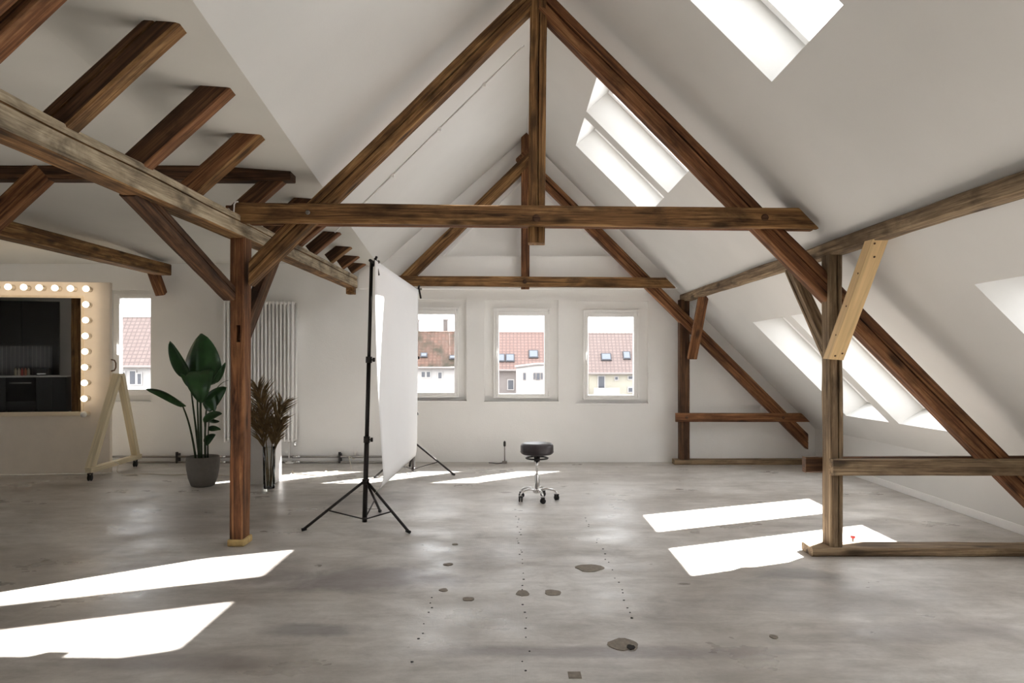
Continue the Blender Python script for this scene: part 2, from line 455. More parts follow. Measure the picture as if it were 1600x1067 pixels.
for (ya, yb, za, zb) in outer:
    sky_i += 1
    o = bpy.data.objects.new('window_%d' % sky_i, None); C.objects.link(o); o['kind'] = 'structure'
    M = Matrix((Vector((0, 1, 0)), Vector((0.7071, 0, -0.7071)) * -1, Vector((0.7071, 0, 0.7071)))).transposed().to_4x4()
    M.translation = onS(ya, za, DEP)
    W, L = yb - ya, (zb - za) * 1.4142
    def ring2(m, a0, a1, b0, b1, w, z0, z1):
        m.box(a0, a0 + w, b0, b1, z0, z1, M); m.box(a1 - w, a1, b0, b1, z0, z1, M)
        m.box(a0 + w, a1 - w, b0, b0 + w, z0, z1, M); m.box(a0 + w, a1 - w, b1 - w, b1, z0, z1, M)
    m = MB(); ring2(m, -0.05, W + 0.05, -0.05, L + 0.05, 0.075, -0.015, 0.05); m.build('window_frame', WHITE_PVC, o)
    m = MB(); ring2(m, 0.018, W - 0.018, 0.018, L - 0.018, 0.058, -0.045, 0.03); m.build('sash', WHITE_PVC, o, 0.004)
    m = MB(); m.box(0.065, W - 0.065, 0.065, L - 0.065, 0.0, 0.006, M); m.build('pane', SKYGLASS, o)
    m = MB(); m.box(0.2, W - 0.2, L - 0.075, L - 0.055, -0.07, -0.045, M); m.build('handle_bar', WHITE, o, 0.003)

kz = sumr(YB) - XR
m = MB().add([(XR, Y0 - 0.2, -0.02), (XR, YB + 0.05, -0.02), (XR, YB + 0.05, sumr(YB) - XR + 0.0), (XR, Y0 - 0.2, sumr(Y0 - 0.2) - XR)], [(0, 1, 2, 3)])
struct(m.build('wall_right', WHITE))
struct(MB().box(XR - 0.018, XR, 0.0, 9.9, 0.0, 0.075).build('baseboard_right', WHITE_PAINT, None, 0.004))
# left wall and the gable wall behind the camera
lw_h = [(a + 3.6, a + 4.7, 0.9, 2.25) for a in (1.2, 3.2, 5.2, 7.2)]  # unseen windows, added to let daylight in from the left
m = sheet_with_holes(Vector((XL, Y0 - 0.2, 0)), Vector((0, 1, 0)), Vector((0, 0, 1)), YB - Y0 + 0.25, 3.6, lw_h)
for (u0, u1, v0, v1) in lw_h:
    y0, y1 = Y0 - 0.2 + u0, Y0 - 0.2 + u1
    m.box(XL - 0.2, XL, y0 - 0.02, y0, v0, v1); m.box(XL - 0.2, XL, y1, y1 + 0.02, v0, v1)
    m.box(XL - 0.2, XL, y0, y1, v0 - 0.02, v0); m.box(XL - 0.2, XL, y0, y1, v1, v1 + 0.02)
struct(m.build('wall_left', WHITE))
for i, (u0, u1, v0, v1) in enumerate(lw_h):
    y0, y1 = Y0 - 0.2 + u0, Y0 - 0.2 + u1
    o = bpy.data.objects.new('window_%d' % (sky_i + 1 + i), None); C.objects.link(o); o['kind'] = 'structure'
    m = MB(); m.box(XL - 0.16, XL - 0.1, y0, y0 + 0.07, v0, v1).box(XL - 0.16, XL - 0.1, y1 - 0.07, y1, v0, v1)
    m.box(XL - 0.16, XL - 0.1, y0, y1, v0, v0 + 0.07).box(XL - 0.16, XL - 0.1, y0, y1, v1 - 0.07, v1); m.build('window_frame', WHITE_PVC, o)
    MB().box(XL - 0.135, XL - 0.13, y0 + 0.06, y1 - 0.06, v0 + 0.06, v1 - 0.06).build('pane', GLASS, o)
m = MB().box(XL, XR, Y0 - 0.15, Y0, 0, 5.0)
struct(m.build('wall_front', WHITE))

# ------------------------------------------------------------------ timbers
def timber(name, label, p0, p1, h, t, n, mat, crack=None, sh0=0.0, sh1=0.0, wob=0.004, cham=0.012, bow=0.0, cat='beam', group=None, step=0.14, seed=None, under=None, shy0=0.0, shy1=0.0):
    """front-face centre line p0-p1, face height h, thickness t away from the viewer, n = outward normal of the visible face"""
    p0 = Vector(p0); p1 = Vector(p1); x = p1 - p0; L = x.length; x.normalize()
    n = Vector(n); n = (n - x * n.dot(x)).normalized(); y = -n; z = x.cross(y)
    sd = seed if seed is not None else random.random() * 100
    K = max(3, int(L / step)); ring_n = None; vs = []; fs = []
    for i in range(K + 1):
        s = i / K
        def nz(a, k=3.0): return noise.noise(Vector((s * L * k, a * 7.3 + sd, sd)))
        off = nz(1, 0.8) * wob * 1.5; ofy = nz(2, 0.8) * wob
        hh = h / 2 * (1 + nz(3, 1.1) * wob * 3 / h * 0.5)
        c = cham * (1 + 0.7 * nz(4, 2.0))
        bz = bow * math.sin(math.pi * s)
        prof = [(-0.0 + 0, -hh + c)]
        if crack is not None:
            cz = crack * h + nz(5, 0.9) * h * 0.06; dpt = 0.05 * min(1, max(0.0, 0.75 + 0.9 * nz(6, 0.7))) * (1 if 0 < i < K else 0.6) + 1e-4
            cw = 0.005 + 0.007 * max(0, nz(8, 1.0))
            prof += [(0, cz - cw), (dpt, cz), (0, cz + cw)]
        prof += [(0, hh - c), (c, hh), (t - c, hh), (t, hh - c), (t, -hh + c), (t - c, -hh), (c, -hh)]
        jit = [0.0 if (crack is not None and 1 <= j <= 3) else 1.0 for j in range(len(prof))]
        for j, (yy, zz) in enumerate(prof):
            w = wob * 0.5 * noise.noise(Vector((s * L * 6, j * 3.1, sd + 9))) * jit[j]
            xx = s * L + (sh0 * (1 - s) + sh1 * s) * zz * (1 if (i == 0 or i == K) else (1 - s if s < .5 else s) * (1 if (sh0 or sh1) else 0))
            if i == 0: xx += shy0 * yy
            if i == K: xx += shy1 * yy
            vs.append((xx, yy + ofy + w, zz + off + bz + w))
        ring_n = len(prof)
    for i in range(K):
        for j in range(ring_n):
            j2 = (j + 1) % ring_n
            fs.append((i * ring_n + j, i * ring_n + j2, (i + 1) * ring_n + j2, (i + 1) * ring_n + j))
    fs.append(tuple(range(ring_n))); fs.append(tuple(K * ring_n + j for j in reversed(range(ring_n))))
    m = MB(); m.add(vs, fs)
    o = m.build(name, mat)
    M = Matrix((x, y, z)).transposed().to_4x4(); M.translation = p0
    o.matrix_world = M
    if under is not None:
        o.data.materials.append(under)
        for pg in o.data.polygons:
            if pg.normal.z < -0.6: pg.material_index = 1
    if label: tag(o, label, cat, group, 'thing')
    return o
def at_local(o, p):                               # world point -> local of object
    return o.matrix_world.inverted() @ Vector(p)
def knob(parent, name, p, n, r, d, mat):          # small bolt or peg on a timber, built in the timber's own space
    lp = at_local(parent, p); ln = (parent.matrix_world.to_3x3().inverted() @ Vector(n)).normalized()
    q_ = ln.to_track_quat('Z', 'Y').to_matrix().to_4x4(); q_.translation = lp
    return MB().lathe([(r, -0.01), (r, d * 0.7), (r * 0.7, d)], 10, q_).build(name, mat, parent)

TN = Vector((-0.045, -1, 0)).normalized()         # front truss plane, turned a little
TO = Vector((0, 5.66, 0))
def T(px, py, off=0.0): return PPL(px, py, TO - TN * off, TN)
def mid(a, b): return (a + b) / 2

# front truss: double collar tie clamps the rafters and the king post
timber('collar_tie', 'long horizontal brown tie beam of the front roof truss, nearer of its two planks', T(364, 332, -0.07), T(1264, 341, -0.07), 0.152, 0.07, TN, W_BROWN, None, 0, -1.0, 0.003, 0.008, bow=0.0, seed=3.3)
ct = bpy.data.objects['collar_tie']
timber('collar_tie', 'rear plank of the front roof truss tie beam, its edge showing below the nearer plank', T(352, 335, 0.14), T(1256, 344, 0.14), 0.150, 0.075, TN, W_RED, None, 0, -1.0, 0.003, 0.008)
kp = timber('king_post', 'tall reddish king post hanging down the middle of the front roof truss', T(842, -25, 0), T(838, 379, 0), 0.131, 0.14, TN, W_BROWN, 0.06, wob=0.004, cham=0.014)
for (x0, y0) in ((838, 341), ):
    knob(ct, 'peg', T(x0, y0, -0.07), TN, 0.03, 0.006, W_DARK)
knob(ct, 'bolt', T(481, 332, -0.07), TN, 0.018, 0.012, PIPE)
knob(ct, 'peg', T(1195, 340, -0.07), TN, 0.028, 0.005, W_DARK)
# small white cable hanger at the left end of the tie
hk = T(366, 318, -0.08)
lp = [at_local(ct, hk + Vector(v)) for v in ((0.03, 0, 0.015), (0.012, 0, 0.012), (0, 0, -0.005), (-0.005, 0, -0.09))]
MB().tube(lp, 0.006, 8).build('cable_hook', WHITE_PAINT, ct)
knob(ct, 'bolt', T(357, 327, -0.06), TN, 0.008, 0.01, WHITE_PAINT)
# principal rafters: face centre lines
def face_line(u0, u1, w):                         # upper edge in pixels (2 points), perpendicular width in px -> centre line
    d = Vector((u1[0] - u0[0], u1[1] - u0[1])).normalized(); nrm = Vector((-d.y, d.x))
    if nrm.y < 0: nrm = -nrm
    o = nrm * w / 2
    return (u0[0] + o.x, u0[1] + o.y), (u1[0] + o.x, u1[1] + o.y)
a, b = face_line((829, -24), (379, 416), 27)
timber('principal_rafter', 'sloping cracked brown rafter of the front truss, running down to the post by the plants', T(*b), T(*a), 0.142, 0.14, TN, W_BROWN, -0.02, sh0=1.0, wob=0.005, cham=0.012)
a, b = face_line((846, -24), (1650, 786), 30)
timber('principal_rafter', 'long reddish rafter of the front truss, running down behind the new pale brace', T(*a), T(*b), 0.158, 0.15, TN, W_RED, 0.05, wob=0.005, cham=0.012)
# left post
PLY = T(370, 600).y
lp0 = Vector((wx(357.5, PLY), PLY, 0)); 
xl, xr = (356 - CX) * PLY / F, (378 - CX) * PLY / F
post_l = timber('timber_post', 'upright brown timber post standing beside the potted plant and the palm vase', Vector(((xl + xr) / 2, PLY + 0.02, 0.0)), Vector(((xl + xr) / 2 + 0.012, PLY + 0.02, 2.44)), xr - xl, 0.17, Vector((0, -1, 0)), W_RED, None, wob=0.006, cham=0.012, cat='post')
def cut_box(o, c, size):                          # cut a real recess into a timber
    cm = MB().box(c[0] - size[0] / 2, c[0] + size[0] / 2, c[1] - size[1] / 2, c[1] + size[1] / 2, c[2] - size[2] / 2, c[2] + size[2] / 2)
    co = link('cutter', cm.mesh('cutter')); bpy.context.view_layer.update()
    md = o.modifiers.new('cut', 'BOOLEAN'); md.object = co; md.operation = 'DIFFERENCE'; md.solver = 'EXACT'
    dg = bpy.context.evaluated_depsgraph_get(); me = bpy.data.meshes.new_from_object(o.evaluated_get(dg))
    o.modifiers.clear(); o.data = me; bpy.data.objects.remove(co)
mc = P(371, 521, PLY); cut_box(post_l, (mc.x, PLY + 0.04, mc.z), (0.032, 0.12, 0.135))
m = MB().box(xl - 0.01, xr + 0.015, PLY + 0.005, PLY + 0.20, 0.0, 0.055)
mi = post_l.matrix_world.inverted(); m.v = [tuple(mi @ Vector(v)) for v in m.v]
o = m.build('base_packing', plain('dried_glue', lin(186, 160, 108), 0.8, var=0.2, scale=25), post_l, 0.01); o['label'] = 'yellowish packing under the foot of the post'
# right post, new brace, sill and rails
PRY = 5.50
xa, xb = (1300 - CX) * PRY / F, (1319.5 - CX) * PRY / F
post_r = timber('timber_post', 'upright weathered post standing on the floor sill with a pale new brace nailed on', Vector(((xa + xb) / 2, PRY, 0.055)), Vector(((xa + xb) / 2 - 0.012, PRY, 2.27)), xb - xa, 0.165, Vector((0, -1, 0)), W_MIXED, -0.1, wob=0.006, cham=0.012, cat='post')
sl0, sl1 = P(1270, 856, PRY - 0.03), P(1700, 858, PRY - 0.03)
sl0.z = sl1.z = 0.03
timber('floor_sill', 'old grey timber sill lying on the floor under the weathered right post', sl0, sl1, 0.062, 0.21, Vector((0, -1, 0)), W_MIXED, None, wob=0.005, cham=0.012)
timber('wall_rail', 'knee high rail fixed to the front of the weathered right post, nearer of two', P(1302, 730.5, PRY - 0.07), P(1700, 730.5, PRY - 0.07), 0.122, 0.07, Vector((0, -1, 0)), W_MIXED, None, wob=0.004, cham=0.01)
timber('wall_rail', 'knee high rail behind the weathered right post, its short end sticking out beside it', P(1259, 726, PRY + 0.165), P(1650, 726, PRY + 0.165), 0.12, 0.075, Vector((0, -1, 0)), W_DARK, None, wob=0.004, cham=0.01)
o = timber('timber_brace', 'pale new spruce brace between the weathered post and the right purlin', P(1307, 562, PRY - 0.085), P(1376, 374.5, 4.86), 0.105, 0.10, Vector((0, -1, 0.25)), W_NEW, None, wob=0.0008, cham=0.003, shy0=-0.64, shy1=-0.64, cat='brace')
nb = o
nbm = nb.matrix_world.copy(); nbn = -(nbm.to_3x3() @ Vector((0, 1, 0))); nbL = (P(1376, 374.5, 4.86) - P(1307, 562, PRY - 0.085)).length
for (f_, z_) in ((0.035, 0.02), (0.06, -0.025), (0.87, 0.0), (0.97, 0.03)):
    knob(nb, 'screw', nbm @ Vector((f_ * nbL, 0.0, z_)), nbn, 0.0075, 0.003, W_DARK)
for f_ in (0.2, 0.45, 0.72):
    knob(nb, 'screw', nbm @ Vector((f_ * nbL, 0.03, 0.0525)), nbm.to_3x3() @ Vector((0, 0, 1)), 0.0065, 0.003, W_DARK)
XPR = 2.405
pr = timber('purlin', 'grey brown purlin running along the right roof slope above the new pale brace', PX(1062, 466, 2.40), Vector((XPR, 1.6, 2.315)), 0.105, 0.11, Vector((-1, 0, 0)), W_MIXED, None, wob=0.007, cham=0.012, bow=0.0)
# far brace of the right post
timber('timber_brace', 'dark slanting brace behind the front truss, from the weathered post up to the right purlin', Vector((2.43, 5.66, 1.50)), Vector((2.42, 6.42, 2.26)), 0.12, 0.09, Vector((-1, 0, 0)), W_MIXED, 0.1, wob=0.005, cat='brace')
# left purlins
XPL = -2.075
pl = timber('purlin', 'long weathered grey purlin over the left post with whitish worn face', Vector((XPL, 1.2, 2.508)), Vector((XPL, 10.1, 2.50)), 0.168, 0.15, Vector((1, 0, 0)), W_GREY, 0.18, wob=0.005, cham=0.008, seed=12.2, under=W_BROWN)
m = MB().box(-0.1, 0.03, 0.02, 0.13, -0.17, -0.082); m.v = [(v[0] + 8.86, v[1], v[2]) for v in m.v]
m.build('bearing_block', W_BROWN, pl, 0.006)
pl2 = timber('purlin', 'outer brown purlin above the lighted mirror, ending short of the back wall', Vector((-4.64, 3.0, 2.68)), Vector((-4.64, 10.12, 2.672)), 0.155, 0.2, Vector((1, 0, 0)), W_BROWN, None, wob=0.004, cham=0.012)
timber('timber_brace', 'stub of a cut brace under the end of the outer purlin above the left window', P(236, 424, 10.0), P(250, 462, 10.18), 0.13, 0.12, Vector((0, -1, 0)), W_RED, None, wob=0.003, cat='brace')
# braces of the left post
o = timber('timber_brace', 'long slanting cracked brace from the left post up to the weathered purlin, towards the viewer', Vector((XPL - 0.07, 5.78, 1.985)), Vector((XPL - 0.07, 4.25, 2.47)), 0.12, 0.1, Vector((1, 0, 0)), W_DARK, 0.0, wob=0.004, cat='brace')
timber('timber_brace', 'dark brace behind the left post, rising away to the far part of the weathered purlin', Vector((XPL - 0.02, 5.84, 1.58)), Vector((XPL - 0.02, 6.75, 2.44)), 0.14, 0.1, Vector((1, 0, 0)), W_DARK, None, wob=0.004, cat='brace')
# dormer tie close under the loft ceiling and its strut
timber('dormer_tie', 'dark horizontal beam close under the loft ceiling, behind the old sloping rafters', Vector((-9.0, 5.80, 2.955)), Vector((-1.72, 5.80, 2.94)), 0.115, 0.14, Vector((0, -1, 0)), W_DARK, None, wob=0.003)
timber('timber_brace', 'slanting strut under the dark loft beam, passing out of view near the mirror', P(64, 266, 5.80), P(-70, 390, 5.80), 0.16, 0.12, Vector((0, -1, 0)), W_RED, None, wob=0.004, cat='brace')

# old rafters poking through the loft ceiling
RAFT = [(2.70, 4.62), (2.87, 4.62), (3.56, 4.65), (4.30, 4.66), (5.08, 4.71), (5.95, 4.72), (6.75, 4.72), (7.55, 4.73), (8.16, 4.74), (8.98, 4.76), (9.6, 4.765), (10.15, 4.77)]
RL = ['sliver of old rafter at the extreme corner of the loft ceiling, beside a pale gap',
      'old rafter crossing the upper left corner, largest one seen in part',
      'largest old rafter seen whole, emerging from the loft ceiling above the weathered purlin',
      'second largest old rafter seen whole, emerging from the loft ceiling above the purlin',
      'third old rafter seen whole, with reddish underside, above the dark loft beam',
      'dark old rafter whose tip covers the end of the dark loft beam',
      'old rafter with rounded tip just above the left end of the front tie beam',
      'old rafter hidden behind the front truss tie beam above the purlin',
      'first old rafter seen below the front tie beam, on the far purlin',
      'second old rafter seen below the front tie beam, on the far purlin',
      'third old rafter seen below the front tie beam, on the far purlin',
      'farthest small old rafter at the end of the weathered purlin near the back wall']
for i, (Y, c) in enumerate(RAFT):
    hgt, th = 0.128, 0.115 if i else 0.08
    up = Vector((-0.7071, 0, 0.7071)) * hgt / 2
    xe = zc(Y) + 0.035 - c - 0.7071 * hgt / 2; p1 = Vector((xe, Y - th, xe + c + 0.7071 * hgt)) - up; p1 = Vector((xe, Y - th, zc(Y) + 0.035))
    p0 = Vector((-2.14, Y - th, c - 2.14)) + up
    timber('old_rafter', RL[i], p0, p1, hgt, th, Vector((0, -1, 0)), W_RED if i in (1, 4, 7) else W_DARK, 0.12 if i in (1, 2) else None, sh1=-1.0, under=W_BROWN if i in (2, 4, 9) else W_RED, wob=0.003, cham=0.009, cat='rafter', group='old rafters cut off at the loft ceiling')

# back truss
BN = Vector((0, -1, 0)); YT = 10.02
timber('collar_tie', 'horizontal brown tie beam of the back roof truss above the three windows', P(612, 438.5, YT - 0.06), P(1048, 441.5, YT - 0.06), 0.138, 0.06, BN, W_BROWN, None, 0, -1.0, 0.0025, 0.006)
bt = bpy.data.objects['collar_tie.002']
knob(bt, 'peg', P(820, 440, YT - 0.06), BN, 0.03, 0.006, W_DARK)
timber('king_post', 'slim king post of the back roof truss, half hidden behind the front one', P(821, 196, YT), P(820.5, 451, YT), 0.112, 0.12, BN, W_RED, None, wob=0.003, cham=0.008)
a, b = face_line((824, 238), (612, 444), 17)
timber('principal_rafter', 'left rafter of the back truss sloping down behind the white paper screen', P(*b, YT), P(*a, YT), 0.15, 0.12, BN, W_BROWN, None, wob=0.003, cham=0.008)
a, b = face_line((818, 236), (1269, 684), 17)
timber('principal_rafter', 'right rafter of the back truss sloping down to the low wall behind the posts', P(*a, YT), P(*b, YT), 0.15, 0.12, BN, W_RED, 0.02, sh1=-1.0, wob=0.003, cham=0.008)
timber('timber_post', 'slim dark post against the back wall, right of the three windows', P(1070.5, 718, YT + 0.04), P(1070, 468, YT + 0.04), 0.135, 0.13, BN, W_DARK, None, wob=0.003, cham=0.008, cat='post')
timber('wall_rail', 'dark horizontal rail across the foot of the back truss, low on the back wall', P(1056.5, 652.5, YT - 0.05), P(1259, 652.5, YT - 0.05), 0.118, 0.06, BN, W_RED, None, 0, -1.0, 0.0025, 0.006)
wr = bpy.data.objects['wall_rail.002']
for px_ in (1073, 1224): knob(wr, 'peg', P(px_, 652, YT - 0.05), BN, 0.022, 0.004, W_DARK)
s0, s1 = P(1054, 720, YT + 0.05), P(1290, 720, YT + 0.05); s0.z = s1.z = 0.034
timber('floor_sill', 'thin old timber sill lying along the foot of the back wall', s0, s1, 0.07, 0.16, BN, W_MIXED, None, wob=0.002, cham=0.006)
timber('timber_brace', 'dark red brace from the slim back post up to the end of the right purlin', Vector((2.43, 10.02, 1.46)), Vector((2.43, 9.42, 2.28)), 0.05, 0.13, Vector((-1, 0, 0)), W_RED, None, wob=0.003, cham=0.006, cat='brace')

# ------------------------------------------------------------------ conduit on the left slope
def onL(px, py, d=0.0):                           # point on the left slope under a pixel (search along the ray)
    lo, hi = 2.0, 11.0
    def f(Y):
        p = P(px, py, Y); e, r = Ledge(Y), ridge(Y)
        t = (p.x - e.x) / (r.x - e.x); return p.z - (e.z + (r.z - e.z) * t)
    for _ in range(40):
        md = (lo + hi) / 2
        if f(md) < 0: lo = md
        else: hi = md
    return P(px, py, lo) + Vector((0.7, 0, -0.7)) * d
co_ = thing('cable_conduit', 'thin white conduit clipped to the left roof slope beyond the front rafter', 'conduit')
pts = [onL(522 + (818 - 522) * i / 30, 362 + (70 - 362) * i / 30, 0.008) for i in range(31)]
MB().tube(pts, 0.009, 8).build('pipe', plain('grey_white_conduit', (0.70, 0.69, 0.675, 1), 0.5), co_)
for (px_, py_) in ((612, 273), (685, 201), (755, 131)):
    p = onL(px_, py_, 0.012); MB().box(p.x - 0.018, p.x + 0.018, p.y - 0.02, p.y + 0.02, p.z - 0.018, p.z + 0.018).build('clip', WHITE_PAINT, co_)

# ------------------------------------------------------------------ floor repairs (parts of the floor)
PATCH = plain('mortar_patch', lin(128, 119, 108), 0.85, var=0.18, scale=40, bump=0.3)
def blob(px, py, rx, ry, z, seed, n=18, sq=False):
    c = PF(px, py); X = rx / F * c.y; dY = abs(PF(px, py - ry).y - PF(px, py + ry).y) / 2
    vs = []; 
    for k in range(n):
        a = 2 * math.pi * k / n; r = 1 + 0.28 * noise.noise(Vector((math.cos(a) * 1.7, math.sin(a) * 1.7, seed * 5.7)))
        cx_, cy_ = math.cos(a), math.sin(a)
        if sq: s_ = 1 / max(abs(cx_), abs(cy_)); r = s_ * (0.95 + 0.05 * r)
        vs.append((c.x + X * cx_ * r, c.y + dY * cy_ * r))
    m = MB(); m.prism([(v[0], v[1], z) for v in vs], (0, 0, -0.02)); return m
for i, a in enumerate([(955 + 20, 1007, 25, 9), (922, 887.5, 24, 5.5), (863, 926, 13, 4.5), (817, 927, 10, 4.5), (700, 882, 8, 2), (693, 922, 7, 2.5), (732, 936, 9, 3), (711, 850.5, 5, 1.4), (1209, 995, 6, 3)]):
    o = blob(*a, 0.003, i).build('repair_patch', PATCH, floor)
o = blob(898, 1055, 10, 5, 0.003, 20, 16, True).build('repair_patch', PATCH, floor)
o = blob(986, 1012, 6.5, 3.6, 0.005, 31).build('hole', DARKHOLE, floor)
m = MB()
rnd = random.Random(3)
for X, ya, yb in ((0.085, 3.5, 6.9), (0.712, 4.2, 6.8), (-0.46, 3.6, 4.6)):
    y = ya
    while y < yb:
        if rnd.random() < 0.72:
            r = rnd.uniform(0.004, 0.0085); x = X + rnd.uniform(-0.02, 0.02)
            m.lathe([(r, -0.01), (r, 0.002)], 7, Matrix.Translation((x, y, 0)))
        y += rnd.uniform(0.05, 0.14)
o = m.build('screw_holes', DARKHOLE, floor); o['kind'] = 'stuff'

# ------------------------------------------------------------------ lighted make-up mirror on wheels
EPS = math.radians(8)
P0 = Vector((wx(172, 9.3), 9.3, 0.0))
van = thing('makeup_mirror', 'tall cream make-up mirror board with glowing round bulbs on a wheeled pine frame', 'mirror', P0, EPS)
UX, UY = math.cos(EPS), math.sin(EPS)
def vs_(px, py, d=0.0):                           # pixel -> (s, z) on the board's front plane moved d towards the viewer
    ox, oy = P0.x + math.sin(EPS) * d, P0.y - math.cos(EPS) * d
    a = (px - CX) / F; s = (a * oy - ox) / (UX - a * UY); Y = oy + UY * s
    return s, H - (py - CY) * Y / F
BOARD = plain('cream_board', lin(232, 222, 208), 0.7, var=0.03, scale=6)
ZT = 2.42
MB().box(-2.6, 0, 0.0, 0.075, 0.02, ZT).build('board', BOARD, van, 0.006)
mr, mt = vs_(127, 466); _, mb_ = vs_(127, 643)
MB().box(-2.3, mr, -0.004, -0.001, mb_, mt).build('mirror_glass', None, van)
k = N('mirror_silver'); k.b.inputs['Metallic'].default_value = 1; k.b.inputs['Roughness'].default_value = 0.015; k.b.inputs['Base Color'].default_value = (0.80, 0.80, 0.78, 1)
bpy.data.objects['mirror_glass'].data.materials.append(k.m)
FRM = plain('cream_frame', lin(228, 214, 190), 0.6, var=0.04)
m = MB().box(mr, mr + 0.03, -0.018, 0, mb_ - 0.05, mt + 0.03); m.build('frame_strip', FRM, van, 0.003)
m = MB().box(-2.33, mr, -0.018, 0, mt, mt + 0.03); m.build('frame_strip', FRM, van, 0.003)
m = MB().box(-2.33, mr, -0.03, 0, mb_ - 0.05, mb_); m.build('frame_strip', FRM, van, 0.003)
BULB = emitter('lit_bulb', (1.0, 0.80, 0.58, 1), 1.7)
BULB_OFF = plain('unlit_bulb', (0.8, 0.79, 0.76, 1), 0.15, var=0.02)
SOCK = plain('cream_socket', lin(214, 202, 182), 0.5)
bulb_px = [(134 - 24.4 * i, 451 - 0.6 * i) for i in range(0, 11)] + [(134 - 0.45 * i, 451 + 24.55 * i) for i in range(1, 9)]
for i, (px_, py_) in enumerate(bulb_px):
    s, z = vs_(px_, py_, 0.125)
    if px_ < -90: s, z = s, z
    off = i == len(bulb_px) - 1
    M_ = Matrix.Translation((s, 0, z)) @ Matrix.Rotation(math.pi / 2, 4, 'X')
    b_ = MB().lathe([(0.033, 0.0), (0.033, 0.022), (0.022, 0.03), (0.019, 0.075)], 14, M_).build('bulb_socket', SOCK, van)
    bb = MB().sphere((s, -0.117, z), 0.038, 16, 10).build('bulb', BULB_OFF if off else BULB, b_)
    if off: bb['label'] = 'unlit bulb at the lower end of the column'
# handle on the side edge
MB().tube([(0.0, 0.035, 1.30), (0.04, 0.035, 1.31), (0.055, 0.035, 1.345), (0.055, 0.035, 1.40), (0.04, 0.035, 1.435), (0.0, 0.035, 1.445)], 0.009, 8).build('side_handle', plain('brown_handle', lin(120, 90, 66), 0.5), van)
# A-shaped pine stand at the side
xs = 0.055
PALE = W_PALE
def caster(parent, x, y, z, r=0.035, w=0.026, rz=0.0):
    M_ = Matrix.Translation((x, y, z)) @ Matrix.Rotation(rz, 4, 'Z')
    c_ = MB().box(-w * 0.9, w * 0.9, -r * 0.7, r * 0.7, r * 1.15, r * 1.35, M_).box(-w * 0.9, -w * 0.7, -r * 0.5, r * 0.5, 0, r * 1.2, M_).box(w * 0.7, w * 0.9, -r * 0.5, r * 0.5, 0, r * 1.2, M_)
    c_.tube([M_ @ Vector((0, 0, r * 1.2)), M_ @ Vector((0, 0, r * 2.1))], 0.009, 8)
    c_ = c_.build('caster', BLACK, parent)
    for s in (-0.55, 0.55):
        Mw = M_ @ Matrix.Translation((s * w, 0, 0)) @ Matrix.Rotation(math.pi / 2, 4, 'Y')
        MB().lathe([(r * 0.35, -w * 0.3), (r * 0.85, -w * 0.3), (r, -w * 0.15), (r, w * 0.15), (r * 0.85, w * 0.3), (r * 0.35, w * 0.3)], 18, Mw).build('wheel', RUBBER, c_)
    return c_
def plank(name, p0, p1, w, h, up, mat, parent):
    p0 = Vector(p0); p1 = Vector(p1); x = p1 - p0; L = x.length; x.normalize(); y = Vector(up).cross(x).normalized(); z = x.cross(y)
    o = MB().box(0, L, -w / 2, w / 2, -h / 2, h / 2).build(name, mat, parent, 0.003)
    M = Matrix((x, y, z)).transposed().to_4x4(); M.translation = p0; o.matrix_local = M; return o
plank('stand_leg', (xs - 0.09, -0.52, 0.13), (xs + 0.025, 0.02, 1.25), 0.095, 0.085, (1, 0, 0), PALE, van)
plank('stand_leg', (xs + 0.05, 0.60, 0.13), (xs + 0.05, 0.05, 1.25), 0.09, 0.08, (1, 0, 0), PALE, van)
plank('stand_foot', (xs - 0.08, -0.58, 0.135), (xs + 0.07, 0.66, 0.135), 0.075, 0.06, (0, 0, 1), PALE, van)
caster(van, xs - 0.085, -0.52, 0.04, 0.04)
caster(van, xs + 0.04, 0.60, 0.04, 0.04)

# ------------------------------------------------------------------ potted bird-of-paradise plant
PLY2 = 8.45
pc = P(317, 757, PLY2); pc.z = 0
plant = thing('potted_plant', 'tall green broad-leaved plant in a grey concrete pot beside the left post', 'plant', pc)
POT = plain('grey_concrete_pot', lin(120, 116, 112), 0.85, var=0.08, scale=20, bump=0.1)
MB().lathe([(0.11, 0.0), (0.128, 0.01), (0.16, 0.10), (0.178, 0.20), (0.184, 0.29), (0.182, 0.335), (0.176, 0.342), (0.168, 0.335), (0.166, 0.29)], 36).build('pot', POT, plant)
MB().lathe([(1e-6, 0.29), (0.167, 0.29)], 24).build('soil', plain('soil', lin(48, 40, 34), 0.95, var=0.3, scale=60), plant)
def pl_(px, py, dy=0.0): return P(px, py, PLY2 + dy) - pc
k = N('leaf_green'); k.b.inputs['Roughness'].default_value = 0.36
co = k.coords(); w_ = k.noise(co, 6, 3)
k.l(k.ramp(w_, [(0.3, lin(26, 56, 30)), (0.7, lin(50, 92, 46))]), k.b.inputs['Base Color']); LEAF = k.m
STEM = plain('stem_green', lin(48, 66, 38), 0.5)
